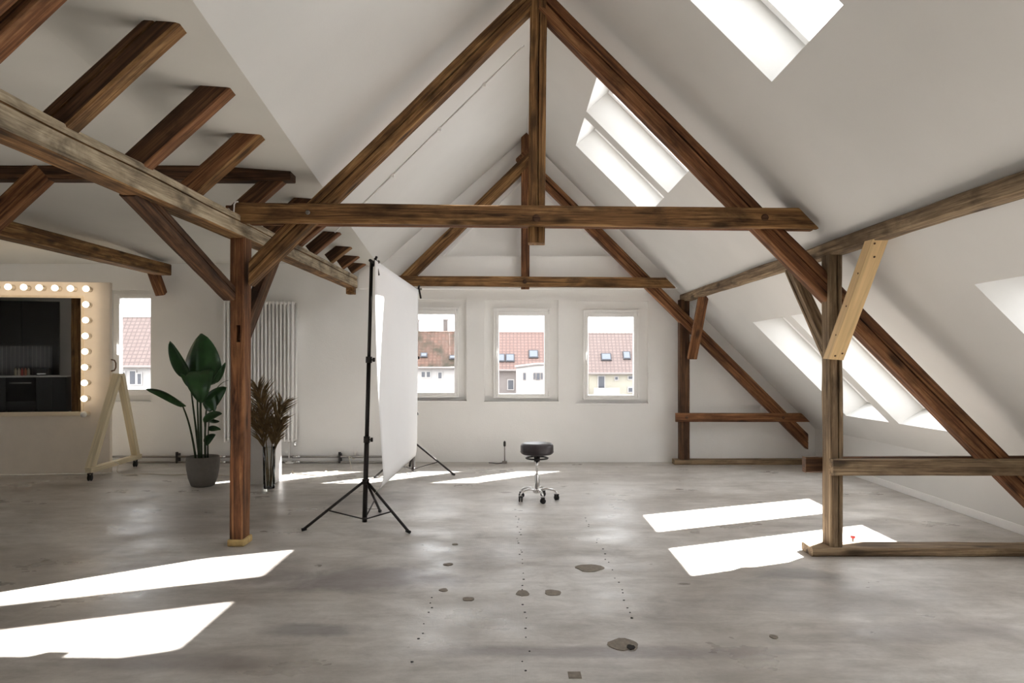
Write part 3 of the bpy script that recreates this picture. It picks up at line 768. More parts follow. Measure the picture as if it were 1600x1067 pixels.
def leaf(base, ctrl, tip, width, side, fold=0.35, name='leaf', parent=None, mat=None, nu=14, wave=0.0):
    """surface along a bezier rib; side = direction of the blade, fold = how far both halves rise"""
    base, ctrl, tip, side = Vector(base), Vector(ctrl), Vector(tip), Vector(side).normalized()
    vs = []; cols = (-1, -0.66, -0.33, 0, 0.33, 0.66, 1)
    for i in range(nu + 1):
        t = i / nu; p = base * (1 - t) ** 2 + ctrl * 2 * t * (1 - t) + tip * t * t
        tg = ((ctrl - base) * (1 - t) + (tip - ctrl) * t).normalized()
        sd = (side - tg * side.dot(tg)).normalized(); up = sd.cross(tg)
        w = width / 2 * max(0.02, math.sin(math.pi * min(1, t ** 0.66 * 0.985 + 0.012)) ** 0.62)
        for c in cols:
            vs.append(p + sd * w * c * math.cos(fold) + up * (abs(c) * w * math.sin(fold) + wave * math.sin(t * 17 + c * 3) * w * abs(c)))
    nc = len(cols); fs = [(i * nc + j, i * nc + j + 1, (i + 1) * nc + j + 1, (i + 1) * nc + j) for i in range(nu) for j in range(nc - 1)]
    m = MB(); m.add(vs, fs, True); o = m.build(name, mat or LEAF, parent)
    sm = o.modifiers.new('thick', 'SOLIDIFY'); sm.thickness = 0.003
    return o
def stem(pts, r0=0.011, r1=0.006):
    r0 *= 1.35; r1 *= 1.3
    pts = [Vector(p) for p in pts]; out = []
    for i in range(9):
        t = i / 8
        if len(pts) == 3: out.append(pts[0] * (1 - t) ** 2 + pts[1] * 2 * t * (1 - t) + pts[2] * t * t)
        else: out.append(pts[0].lerp(pts[1], t))
    MB().tube(out, [r0 + (r1 - r0) * i / 8 for i in range(9)], 8).build('stem', STEM, plant)
soilp = lambda dx, dy: Vector((dx, dy, 0.28))
leaf(pl_(313, 606, 0.02), pl_(311, 560, -0.10), pl_(314, 521, 0.06), 0.47, (1, -0.1, 0), -0.32, parent=plant)
stem([soilp(-0.02, 0.01), pl_(312, 660, 0), pl_(313, 606, 0.02)])
leaf(pl_(313, 580, -0.14), pl_(313, 592, -0.36), pl_(314, 630, -0.26), 0.31, (1, 0, 0), -0.28, parent=plant)
stem([soilp(0.0, -0.04), pl_(314, 650, -0.06), pl_(313, 582, -0.14)])
leaf(pl_(296, 590, 0.05), pl_(279, 560, 0.0), pl_(266, 533, -0.05), 0.23, (0.85, -0.4, 0.3), 0.38, parent=plant)
stem([soilp(-0.05, 0.03), pl_(304, 650, 0.04), pl_(296, 590, 0.05)])
leaf(pl_(291, 634, -0.10), pl_(262, 608, -0.12), pl_(228, 608, -0.2), 0.17, (0.0, -0.7, 0.8), 0.55, parent=plant)
stem([soilp(-0.07, -0.02), pl_(299, 660, -0.05), pl_(282, 627, -0.1)], 0.01, 0.006)
leaf(pl_(322, 640, -0.12), pl_(338, 618, -0.18), pl_(354, 605, -0.22), 0.2, (0.6, -0.2, -0.8), 0.3, parent=plant)
leaf(pl_(322, 618, -0.10), pl_(334, 625, -0.2), pl_(335, 643, -0.22), 0.17, (0.9, -0.2, 0.3), -0.25, parent=plant)
stem([soilp(0.04, -0.03), pl_(319, 670, -0.08), pl_(322, 640, -0.12)], 0.009, 0.005)
leaf(pl_(333, 598, 0.06), pl_(342, 582, 0.05), pl_(352, 566, 0.04), 0.11, (0.6, 0.2, 0.6), 0.5, parent=plant)
leaf(pl_(304, 606, -0.02), pl_(295, 592, -0.06), pl_(282, 584, -0.08), 0.12, (0.3, -0.4, 0.8), 0.3, parent=plant)
leaf(pl_(319, 660, -0.1), pl_(332, 645, -0.14), pl_(347, 646, -0.18), 0.10, (0.2, -0.5, 0.8), 0.3, parent=plant)
leaf(pl_(322, 655, 0.05), pl_(332, 660, 0.04), pl_(343, 658, 0.02), 0.07, (0.1, -0.5, 0.8), 0.3, parent=plant)
leaf(pl_(326, 672, 0.0), pl_(334, 668, -0.03), pl_(345, 671, -0.04), 0.08, (0.1, -0.5, 0.8), 0.3, parent=plant)
leaf(pl_(321, 694, 0.0), pl_(327, 684, -0.03), pl_(337, 679, -0.05), 0.11, (0.6, -0.3, -0.6), 0.3, parent=plant)
stem([soilp(0.05, 0.02), pl_(324, 690, 0.0), pl_(327, 650, 0.0)], 0.008, 0.004)
stem([soilp(0.03, 0.0), pl_(322, 690, 0.0), pl_(319, 656, -0.05)], 0.007, 0.004)
stem([soilp(-0.03, -0.03), pl_(310, 680, -0.03), pl_(308, 612, -0.02)], 0.011, 0.007)
stem([soilp(0.01, 0.05), pl_(318, 680, 0.05), pl_(326, 600, 0.08)], 0.010, 0.006)
stem([pl_(330, 622, 0.02), pl_(341, 597, 0.0), pl_(357, 594, -0.02)], 0.005, 0.002)

# ------------------------------------------------------------------ white box, palm vase
bx = MB().box(-3.10, -2.735, 8.53, 8.86, 0.0, 0.955)
tag(bx.build('display_box', plain('white_box', (0.78, 0.77, 0.77, 1), 0.6, var=0.02), None, 0.004), 'white box plinth standing behind the palm vase by the left post', 'box')
vc = P(420.5, 766, 8.15); vc.z = 0
vase = thing('palm_vase', 'tall clear glass vase holding dried brown palm fronds', 'vase', vc)
k = N('vase_glass'); k.b.inputs['Transmission Weight'].default_value = 1; k.b.inputs['Roughness'].default_value = 0.02; k.b.inputs['IOR'].default_value = 1.3
k.b.inputs['Base Color'].default_value = (0.95, 0.97, 0.96, 1)
MB().lathe([(0.058, 0.0), (0.062, 0.004), (0.067, 0.49), (0.065, 0.492), (0.062, 0.488), (0.058, 0.03), (1e-5, 0.025)], 28).build('vase_glass', k.m, vase)
DRY = plain('dried_palm', lin(118, 98, 66), 0.8, var=0.35, scale=18)
rnd = random.Random(11)
def frond(pts, nl, length, lean):
    pts = [Vector(p) for p in pts]
    def bz(t):
        return pts[0] * (1 - t) ** 3 + pts[1] * 3 * t * (1 - t) ** 2 + pts[2] * 3 * t * t * (1 - t) + pts[3] * t ** 3
    st_ = MB().tube([bz(i / 12) for i in range(13)], [0.009 - 0.0005 * i for i in range(13)], 6).build('frond_stem', DRY, vase)
    m = MB()
    for i in range(nl):
        t = 0.42 + 0.58 * i / nl; p = bz(t); tg = (bz(min(1, t + 0.02)) - bz(t - 0.02)).normalized()
        for sgn in (-1, 1):
            az = rnd.uniform(-0.9, 0.9)
            sd = Vector((sgn * math.cos(az), math.sin(az), 0)); sd = (sd - tg * sd.dot(tg)).normalized()
            L = length * (0.55 + 0.45 * math.sin(math.pi * min(1, (t - 0.40) * 1.5 + 0.12))) * rnd.uniform(0.8, 1.15)
            d0 = (tg * 0.90 + sd * 0.40).normalized(); d1 = (tg * 0.66 + sd * 0.68 + Vector((0, 0, -0.05))).normalized()
            wv = d0.cross(Vector((rnd.uniform(-1, 1), rnd.uniform(-1, 1), rnd.uniform(-1, 1)))).normalized()
            a_, b_, c_ = p, p + d0 * L * 0.5, p + d0 * L * 0.5 + d1 * L * 0.5
            w = 0.009
            m.add([a_ - wv * w * 0.5, a_ + wv * w * 0.5, b_ - wv * w, b_ + wv * w, c_], [(0, 1, 3, 2), (2, 3, 4)])
    o = m.build('leaflets', DRY, vase); o['kind'] = 'stuff'
def vl(px, py, dy=0.0): return P(px, py, 8.15 + dy) - vc
frond([(0.0, 0.0, 0.04), vl(415, 700), vl(417, 650), vl(403, 606, -0.03)], 50, 0.34, 0)
frond([(0.01, 0.01, 0.04), vl(424, 700), vl(426, 660), vl(440, 632, 0.02)], 40, 0.32, 0)
frond([(0.02, -0.01, 0.04), vl(431, 700), vl(430, 680), vl(439, 656, -0.05)], 28, 0.27, 0)
frond([(-0.02, 0.0, 0.04), vl(413, 700), vl(412, 672), vl(388, 646, 0.04)], 32, 0.28, 0)

# ------------------------------------------------------------------ tube radiator, heating pipes, socket, cables
rad = thing('tube_radiator', 'tall white tubular radiator on the back wall behind the left post', 'radiator', (0, 0, 0))
z0r, z1r = wz(690, 10.2), wz(471, 10.2)
ntb = 19
for i in range(ntb):
    px_ = 354.5 + (459.5 - 354.5) * i / (ntb - 1); X = wx(px_, 10.22)
    m = MB()
    for yy in (10.125, 10.17, 10.215, 10.26):
        m.tube([(X, yy, z0r), (X, yy, z0r + 0.03), (X, yy, z1r - 0.03), (X, yy, z1r)], [0.010, 0.0163, 0.0163, 0.010], 10)
    m.build('radiator_tube', WHITE_PAINT, rad)
m = MB().box(wx(352, 10.22), wx(462, 10.22), 10.12, 10.265, z1r - 0.045, z1r - 0.008); m.build('header', WHITE_PAINT, rad, 0.01)
m = MB().box(wx(352, 10.22), wx(462, 10.22), 10.12, 10.265, z0r + 0.008, z0r + 0.045); m.build('header', WHITE_PAINT, rad, 0.01)
MB().tube([(wx(462.5, 10.2), 10.2, z0r + 0.03), (wx(462.5, 10.2), 10.2, z1r - 0.02)], 0.017, 10).build('riser_pipe', WHITE_PAINT, rad)
MB().tube([(wx(451, 10.2), 10.22, z0r), (wx(451, 10.2), 10.22, 0.06)], 0.011, 8).build('feed_pipe', WHITE_PAINT, rad)
MB().lathe([(0.055, 0.0), (0.055, 0.012), (0.016, 0.03)], 20, Matrix.Translation((wx(451, 10.2), 10.22, 0.0))).build('pipe_rosette', WHITE_PAINT, rad)
MB().lathe([(0.018, 0), (0.022, 0.02), (0.022, 0.06), (0.014, 0.08)], 14, Matrix.Translation((wx(461, 10.2), 10.2, z0r - 0.07))).build('valve', CHROME, rad)
# wall brackets so that the radiator reaches the wall
for px_ in (380, 440): MB().box(wx(px_, 10.2), wx(px_ + 4, 10.2), 10.26, YB, z1r - 0.2, z1r - 0.17).build('bracket', WHITE_PAINT, rad)

hp = thing('heating_pipes', 'pair of bare steel heating pipes running low along the back wall', 'pipes')
for py_ in (713.5, 722):
    Z = wz(py_, 10.25)
    MB().tube([(wx(-20, 10.25), 10.25, Z), (wx(598, 10.25), 10.25, Z)], 0.0145, 10).build('pipe', PIPE, hp)
for px_ in (105, 277, 531):
    X = wx(px_, 10.25)
    m = MB().box(X - 0.012, X + 0.012, 10.225, YB, wz(724, 10.25) - 0.03, wz(711, 10.25) + 0.02)
    m.tube([(X, 10.24, wz(711, 10.25)), (X, 10.24, wz(706, 10.25))], 0.02, 8); m.build('pipe_bracket', BLACK, hp)
for px_, py_ in ((347, 713.5), (347, 722), (463, 713.5), (463, 722)):
    Z = wz(py_, 10.25); MB().tube([(wx(px_ - 6, 10.25), 10.25, Z), (wx(px_ + 6, 10.25), 10.25, Z)], 0.022, 12).build('pipe_fitting', CHROME, hp)

sk = thing('wall_socket', 'small white wall socket with a plugged white cable beside the stand', 'socket')
X, Z = wx(556.5), wz(704)
MB().box(X - 0.04, X + 0.04, YB - 0.012, YB, Z - 0.055, Z + 0.055).build('socket_plate', WHITE_PAINT, sk, 0.005)
MB().lathe([(0.02, 0), (0.022, 0.02), (0.014, 0.045)], 12, Matrix.Translation((X, YB - 0.012, Z - 0.02)) @ Matrix.Rotation(math.pi / 2, 4, 'X')).build('plug', WHITE_PAINT, sk)
def smooth(pts, n=8):
    pts = [Vector(p) for p in pts]; out = []
    for i in range(len(pts) - 1):
        p0, p1, p2, p3 = pts[max(i - 1, 0)], pts[i], pts[i + 1], pts[min(i + 2, len(pts) - 1)]
        for k in range(n):
            t = k / n
            out.append(0.5 * (2 * p1 + (p2 - p0) * t + (2 * p0 - 5 * p1 + 4 * p2 - p3) * t * t + (3 * p1 - p0 - 3 * p2 + p3) * t ** 3))
    return out + [pts[-1]]
def fl_(px, py, z=0.006): 
    p = PF(px, py); p.z = z; return p
CAB = plain('white_cable', lin(214, 206, 192), 0.5)
tag(MB().tube(smooth([(X, YB - 0.05, Z - 0.02), (X - 0.01, YB - 0.09, Z - 0.10), (X - 0.06, 10.15, 0.10), fl_(548, 733), fl_(532, 736), fl_(512, 738), fl_(510, 734), fl_(506, 740), fl_(494, 743), fl_(470, 741), fl_(459, 740), fl_(457, 736), fl_(452, 744), fl_(436, 745)]), 0.006, 6).build('power_cable', CAB), 'white power cable curling over the floor from the wall socket to the white box', 'cable')
tag(MB().tube(smooth([(P0 + Vector((0.1, -0.08, 0.165))), (P0 + Vector((0.16, -0.1, 0.14))), (P0 + Vector((0.2, -0.2, 0.06))), fl_(200, 742), fl_(232, 741), fl_(262, 742.5), fl_(291, 742), fl_(344, 743), fl_(372, 744)]), 0.0045, 6).build('mirror_cable', CAB), 'thin pale cable lying on the floor from the wheeled mirror towards the plant', 'cable')
ps = thing('pipe_stub', 'thin capped pipe stub standing at the foot of the back wall under the middle window', 'pipe')
X = wx(788.5, 10.2)
MB().tube([(X, 10.22, 0.0), (X, 10.22, 0.24)], 0.008, 8).build('pipe', PIPE, ps)
MB().lathe([(0.014, 0.235), (0.017, 0.25), (0.017, 0.29), (0.008, 0.31)], 12, Matrix.Translation((X, 10.22, 0))).build('cap', BLACK, ps)
MB().box(X - 0.035, X + 0.035, 10.19, 10.26, 0.0, 0.03).build('foot', PIPE, ps, 0.006)
MB().tube(smooth([(X - 0.03, 10.2, 0.01), (X - 0.1, 10.15, 0.008), (X - 0.17, 10.2, 0.008), (X - 0.22, 10.22, 0.008)]), 0.006, 6).build('lead', BLACK, ps)
rc = thing('pipe_end', 'tiny red capped pipe end sticking up behind the floor sill by the weathered post', 'pipe', (wx(1334.5, 5.74), 5.76, 0))
MB().tube([(0, 0, 0.0), (0, 0, 0.075)], 0.008, 8).build('pipe', PIPE, rc)
MB().lathe([(0.018, 0.07), (0.018, 0.09)], 10).build('cap', plain('red_plastic', lin(190, 60, 60), 0.5), rc)

# ------------------------------------------------------------------ background paper on two stands
def stand(name, label, base, top, legs, rot, knobs):
    t = thing(name, label, 'stand', base)
    d = Vector(top) - Vector(base)
    at = lambda s: d * s
    def tb(a, b, r, nm):
        MB().tube([at(a), at(b)], r, 12).build(nm, BLACK, t)
    tb(0.02, 0.33, 0.0215, 'pole_lower'); tb(0.32, 0.63, 0.0185, 'pole_middle'); tb(0.62, 1.0, 0.0155, 'pole_upper')
    for s in (0.325, 0.628):
        c = MB().tube([at(s - 0.012), at(s + 0.012)], 0.028, 12).build('collar', BLACK, t)
        p = at(s); MB().tube([p, p + Vector((0.05, -0.01, 0))], 0.006, 8).tube([p + Vector((0.045, -0.01, -0.018)), p + Vector((0.045, -0.01, 0.018))], 0.012, 8).build('knob', BLACK, c)
    MB().tube([at(0.155), at(0.175)], 0.031, 12).build('leg_hub', BLACK, t)
    MB().tube([at(0.012), at(0.032)], 0.022, 12).build('strut_hub', BLACK, t)
    for k in range(3):
        an = rot + 2 * math.pi * k / 3; dr = Vector((math.cos(an), math.sin(an), 0))
        hub = at(0.165) + dr * 0.02; foot = dr * legs + Vector((0, 0, 0.012))
        l = MB().tube([hub, foot], 0.0125, 8).build('leg', BLACK, t)
        mid_ = hub.lerp(foot, 0.60)
        MB().tube([at(0.022), mid_], 0.0065, 6).build('strut', BLACK, l)
        MB().tube([foot + dr * -0.03 + Vector((0, 0, 0.008)), foot + dr * 0.012], 0.014, 8).build('rubber_foot', RUBBER, l)
    return t
nb_ = Vector((wx(569.5, 6.5), 6.5, 0)); nt_ = P(580.5, 409, 6.5)
fb_ = Vector((wx(645.5, 9.35), 9.35, 0)); ft_ = P(650.5, 452, 9.35)
s1 = stand('backdrop_stand', 'near black tripod stand holding the white paper screen, beside the palm vase', nb_, nt_, 0.53, math.radians(-35), True)
s2 = stand('backdrop_stand', 'far black tripod stand behind the white paper screen, below the windows', fb_, ft_, 0.56, math.radians(-18), True)
bar_ = MB().tube([nt_ + Vector((0.02, -0.17, -0.01)), ft_ + Vector((0.02, 0.06, -0.01))], 0.014, 10)
tag(bar_.build('crossbar', BLACK), 'black crossbar spanning the two stands along the top of the white paper', 'bar')
pa = MB(); nu, nv = 26, 30
a0 = nt_ + Vector((0.042, -0.14, 0.0)); a1 = P(652, 453, 8.95)
for i in range(nu + 1):
    s = i / nu; top = a0.lerp(a1, s)
    for j in range(nv + 1):
        t = j / nv
        zb = 0.27 + (0.25 - 0.27) * s
        z = top.z + (zb - top.z) * t
        bow = 0.012 * math.sin(math.pi * t) * math.sin(math.pi * s) + 0.10 * t * t * (1 - s) - 0.02 * t * s
        curl = 0.0
        if t > 0.9: curl = -((t - 0.9) / 0.1) ** 2 * 0.10 * (1 - 0.85 * s); z += ((t - 0.9) / 0.1) ** 2 * 0.03
        pa.v.append((top.x + 0.012 + bow * 0.9 + curl, top.y, z))
for i in range(nu):
    for j in range(nv):
        b = i * (nv + 1) + j
        pa.f.append((b, b + nv + 1, b + nv + 2, b + 1)); pa.sm.append(True)
PAPER = plain('white_background_paper', (0.82, 0.82, 0.83, 1), 0.75, var=0.01, scale=3)
po = pa.build('background_paper', PAPER)
po.modifiers.new('thick', 'SOLIDIFY').thickness = 0.0015
tag(po, 'large white paper screen hanging between the two black stands, seen nearly edge-on', 'screen')
for p, lab in ((nt_, 'black spring clamp pinching the paper at the near stand'), (ft_, 'black spring clamp pinching the paper at the far stand')):
    c = thing('spring_clamp', lab, 'clamp', p + Vector((0.03, 0.01 if p is nt_ else -0.02, 0.0)), 0, 'clamps on the paper')
    MB().bar((0.0, 0, 0.035), (0.03, -0.0, -0.12), 0.02, 0.022).build('jaw', BLACK, c, 0.004)
    MB().bar((0.015, 0.0, 0.05), (-0.02, 0.0, -0.04), 0.02, 0.02).build('jaw', BLACK, c, 0.004)
    MB().tube([(0.03, -0.012, 0.0), (0.03, 0.012, 0.0)], 0.014, 8).build('spring', PIPE, c)

# ------------------------------------------------------------------ rolling stool
sc_ = Vector((wx(839, 7.63), 7.63, 0))
st = thing('rolling_stool', 'round black leather stool on a chrome five-legged wheeled base', 'stool', sc_)
MB().lathe([(1e-5, 0.475), (0.15, 0.475), (0.164, 0.485), (0.171, 0.50), (0.171, 0.56), (0.165, 0.578), (0.15, 0.588), (0.1, 0.592), (1e-5, 0.594)], 40).build('seat', LEATHER, st)
MB().tube([(0.171 * math.cos(a * math.pi / 16), 0.171 * math.sin(a * math.pi / 16), 0.50) for a in range(33)], 0.004, 6, False).build('seat_piping', LEATHER, st)
MB().lathe([(0.03, 0.40), (0.032, 0.44), (0.06, 0.472), (0.10, 0.476)], 20).build('seat_mount', BLACK, st)
ring_ = [(0.112 * math.cos(a), 0.112 * math.sin(a), 0.435) for a in [2 * math.pi * i / 24 for i in range(25)]]
lv = MB().tube(ring_, 0.009, 8, False)
for k_ in range(3):
    an = 2 * math.pi * k_ / 3 + 0.3; lv.tube([(0.03 * math.cos(an), 0.03 * math.sin(an), 0.455), (0.108 * math.cos(an), 0.108 * math.sin(an), 0.437)], 0.006, 6)
lv.build('lever_ring', BLACK, st)
MB().tube([(0, 0, 0.25), (0, 0, 0.44)], 0.0125, 16).build('piston', CHROME, st)
MB().lathe([(0.028, 0.08), (0.026, 0.10), (0.024, 0.262), (0.020, 0.27), (0.0125, 0.272)], 20).build('column_sleeve', CHROME, st)
hubm = MB().lathe([(0.036, 0.075), (0.042, 0.085), (0.038, 0.115), (0.028, 0.125)], 20); hubm.build('base_hub', CHROME, st)
for k_ in range(5):
    an = 2 * math.pi * k_ / 5 + math.radians(-75); dr = Vector((math.cos(an), math.sin(an), 0))
    pts = smooth([dr * 0.03 + Vector((0, 0, 0.105)), dr * 0.09 + Vector((0, 0, 0.118)), dr * 0.16 + Vector((0, 0, 0.108)), dr * 0.198 + Vector((0, 0, 0.085)), dr * 0.203 + Vector((0, 0, 0.062))], 5)
    MB().tube(pts, 0.0105, 8).build('base_leg', CHROME, st)
    caster(st, dr.x * 0.203, dr.y * 0.203, 0.027, 0.027, 0.022, an + 0.6 * k_)

# ------------------------------------------------------------------ kitchen corner behind the viewer (seen in the mirror)
BLK = plain('black_cabinet_front', lin(26, 25, 25), 0.35, var=0.1)
TILE = N('dark_glazed_tile'); TILE.b.inputs['Roughness'].default_value = 0.12
br = TILE.n('ShaderNodeTexBrick', Scale=1.0); br.inputs['Brick Width'].default_value = 0.1; br.inputs['Row Height'].default_value = 0.1; br.inputs['Mortar Size'].default_value = 0.006
br.inputs['Color1'].default_value = lin(60, 60, 62); br.inputs['Color2'].default_value = lin(74, 74, 76); br.inputs['Mortar'].default_value = lin(110, 108, 104); br.offset = 0
TILE.l(TILE.coords('Object'), br.inputs['Vector']); TILE.l(br.outputs['Color'], TILE.b.inputs['Base Color']); TILE.bump(TILE.noise(TILE.coords(), 12, 2), 0.25, 0.01)
def mir(px, py, D):                               # where the thing seen in the mirror at this pixel really stands
    V = P(px, py, D); n = Vector((math.sin(EPS), -math.cos(EPS), 0)); d = (V - P0).dot(n); return V - n * 2 * d
kr = mir(104, 600, 19.4); kX1 = kr.x; kY1 = kr.y
for i in range(4):
    x1 = kX1 - 0.7 * i; x0 = x1 - 0.695
    t = thing('kitchen_cabinet', ['black kitchen cabinet at the free end of the counter, seen in the mirror', 'black kitchen cabinet with a built-in oven, seen in the mirror', 'black kitchen cabinet beside the oven, seen in the mirror', 'black kitchen cabinet at the wall end of the counter'][i], 'cabinet', (x0, kY1, 0), 0, 'black kitchen cabinets')
    MB().box(0, 0.695, -0.6, -0.02, 0.08, 0.93).box(0.02, 0.675, -0.55, -0.07, 0, 0.08).build('carcass', BLK, t)
    if i == 1:
        MB().box(0.01, 0.685, -0.02, 0.0, 0.3, 0.92).build('oven_door', plain('oven_glass', lin(20, 20, 22), 0.1), t, 0.003)
        MB().tube([(0.1, 0.04, 0.78), (0.6, 0.04, 0.78)], 0.012, 8).box(0.11, 0.13, 0, 0.04, 0.77, 0.79).box(0.57, 0.59, 0, 0.04, 0.77, 0.79).build('oven_handle', CHROME, t)
        MB().box(0.01, 0.685, -0.02, 0.0, 0.1, 0.29).build('drawer', BLK, t, 0.003)
    else:
        MB().box(0.005, 0.345, -0.02, 0.0, 0.1, 0.92).build('door', BLK, t, 0.003)
        MB().box(0.35, 0.69, -0.02, 0.0, 0.1, 0.92).build('door', BLK, t, 0.003)
tag(MB().box(kX1 - 2.85, kX1 + 0.03, kY1 - 0.63, kY1 + 0.03, 0.93, 0.965).build('countertop', plain('pale_worktop', (0.7, 0.69, 0.67, 1), 0.3)), 'pale worktop lying over the black kitchen cabinets', 'worktop')
for i in range(3):
    x1 = kX1 - 0.35 - 0.9 * i
    tag(MB().box(x1 - 0.892, x1, kY1 - 0.72, kY1 - 0.66, 0.0, 2.95).build('tall_panel', plain('black_panel', lin(34, 34, 33), 0.4)), ['tall black wall panel at the open end behind the kitchen counter', 'middle tall black wall panel behind the kitchen counter', 'tall black wall panel at the wall end behind the kitchen counter'][i], 'panel', 'tall black kitchen panels')
tag(MB().box(kX1 - 2.6, kX1 - 0.5, kY1 - 0.655, kY1 - 0.635, 0.98, 1.75).build('tile_splashback', TILE.m), 'dark glazed tile splashback above the kitchen worktop', 'splashback')
for i, (dx, col) in enumerate(((-0.95, (200, 190, 170)), (-1.02, (190, 120, 90)), (-1.10, (180, 80, 70)), (-1.17, (215, 205, 190)), (-1.25, (205, 195, 170)))):
    t = thing('bottle', ['cream bottle at the open end of the row on the worktop', 'orange bottle on the worktop beside the red one', 'red bottle in the middle of the row on the worktop', 'white bottle on the worktop beside the red one', 'pale bottle at the oven end of the row on the worktop'][i], 'bottle', (kX1 + dx, kY1 - 0.25, 0.965), 0, 'bottles on the kitchen worktop')
    MB().lathe([(0.028, 0), (0.03, 0.01), (0.03, 0.14), (0.014, 0.17), (0.014, 0.2)], 14).build('body', plain('bottle_%d' % i, lin(*col), 0.3), t)
    MB().lathe([(0.016, 0.198), (0.016, 0.225)], 12).build('cap', RUBBER, t)
bo = thing('coffee_machine', 'small black appliance on the worktop beside the bottles', 'appliance', (kX1 - 0.62, kY1 - 0.3, 0.965))
MB().box(-0.14, 0.14, -0.15, 0.15, 0, 0.2).build('body', BLK, bo, 0.015); MB().box(-0.1, 0.1, 0.15, 0.17, 0.03, 0.06).build('tray', CHROME, bo)
mp_ = mir(119, 600, 13.4)
timber('timber_post', 'pale brown timber post seen only as a reflection in the make-up mirror', Vector((mp_.x, mp_.y, 0)), Vector((mp_.x, mp_.y, 2.9)), 0.16, 0.16, Vector((0, 1, 0)), W_BROWN, None, wob=0.004, cat='post')

# ------------------------------------------------------------------ houses across the courtyard
def tiles(name, c1, c2, old=0.0):
    k = N(name); k.b.inputs['Roughness'].default_value = 0.8
    co = k.coords('Object'); br = k.n('ShaderNodeTexBrick', Scale=1.0); br.inputs['Brick Width'].default_value = 0.3; br.inputs['Row Height'].default_value = 0.3; br.inputs['Mortar Size'].default_value = 0.04; br.offset = 0
    d = tuple(v * 0.66 for v in c1[:3]) + (1,)
    br.inputs['Color1'].default_value = c1; br.inputs['Color2'].default_value = c2; br.inputs['Mortar'].default_value = d
    mpg = k.n('ShaderNodeMapping'); k.l(co, mpg.inputs[0]); k.l(mpg.outputs[0], br.inputs['Vector'])
    col = br.outputs['Color']
    if old:
        nz = k.noise(co, 0.55, 5, 0.65); col = k.mix(k.ramp(nz, [(0.45, (0, 0, 0, 1)), (0.6, (old, old, old, 1))]), col, lin(96, 92, 70, HK))
    k.l(col, k.b.inputs['Base Color']); return k.m
HK = 0.27                                         # outdoor brightness is held down in the house colours themselves
R_OLD = tiles('old_brown_tiles', lin(196, 150, 130, HK), lin(168, 140, 124, HK), 0.9)
R_SAL = tiles('salmon_tiles', lin(228, 190, 180, HK), lin(222, 182, 171, HK))
R_PINK = tiles('pink_tiles', lin(226, 200, 193, HK), lin(216, 190, 183, HK))
HW = plain('house_white_render', lin(244, 240, 238, 0.46), 0.9, var=0.03, scale=1)
HY = plain('house_cream_render', lin(246, 240, 222, 0.42), 0.9, var=0.03, scale=1)
HG = plain('house_grey_render', lin(206, 196, 192, 0.4), 0.9, var=0.06, scale=1)
HWIN = plain('house_window_dark', lin(120, 124, 138, HK), 0.15, var=0.1)
HBLU = plain('roof_window_glass', lin(196, 206, 224, HK), 0.1, var=0.05)
HFR = plain('roof_window_frame', lin(110, 110, 118, HK), 0.5)
CHIM = plain('chimney_brick', lin(176, 166, 162, HK), 0.9, var=0.1, scale=4)
def hx(px, Y): return (px - CX) * Y / F
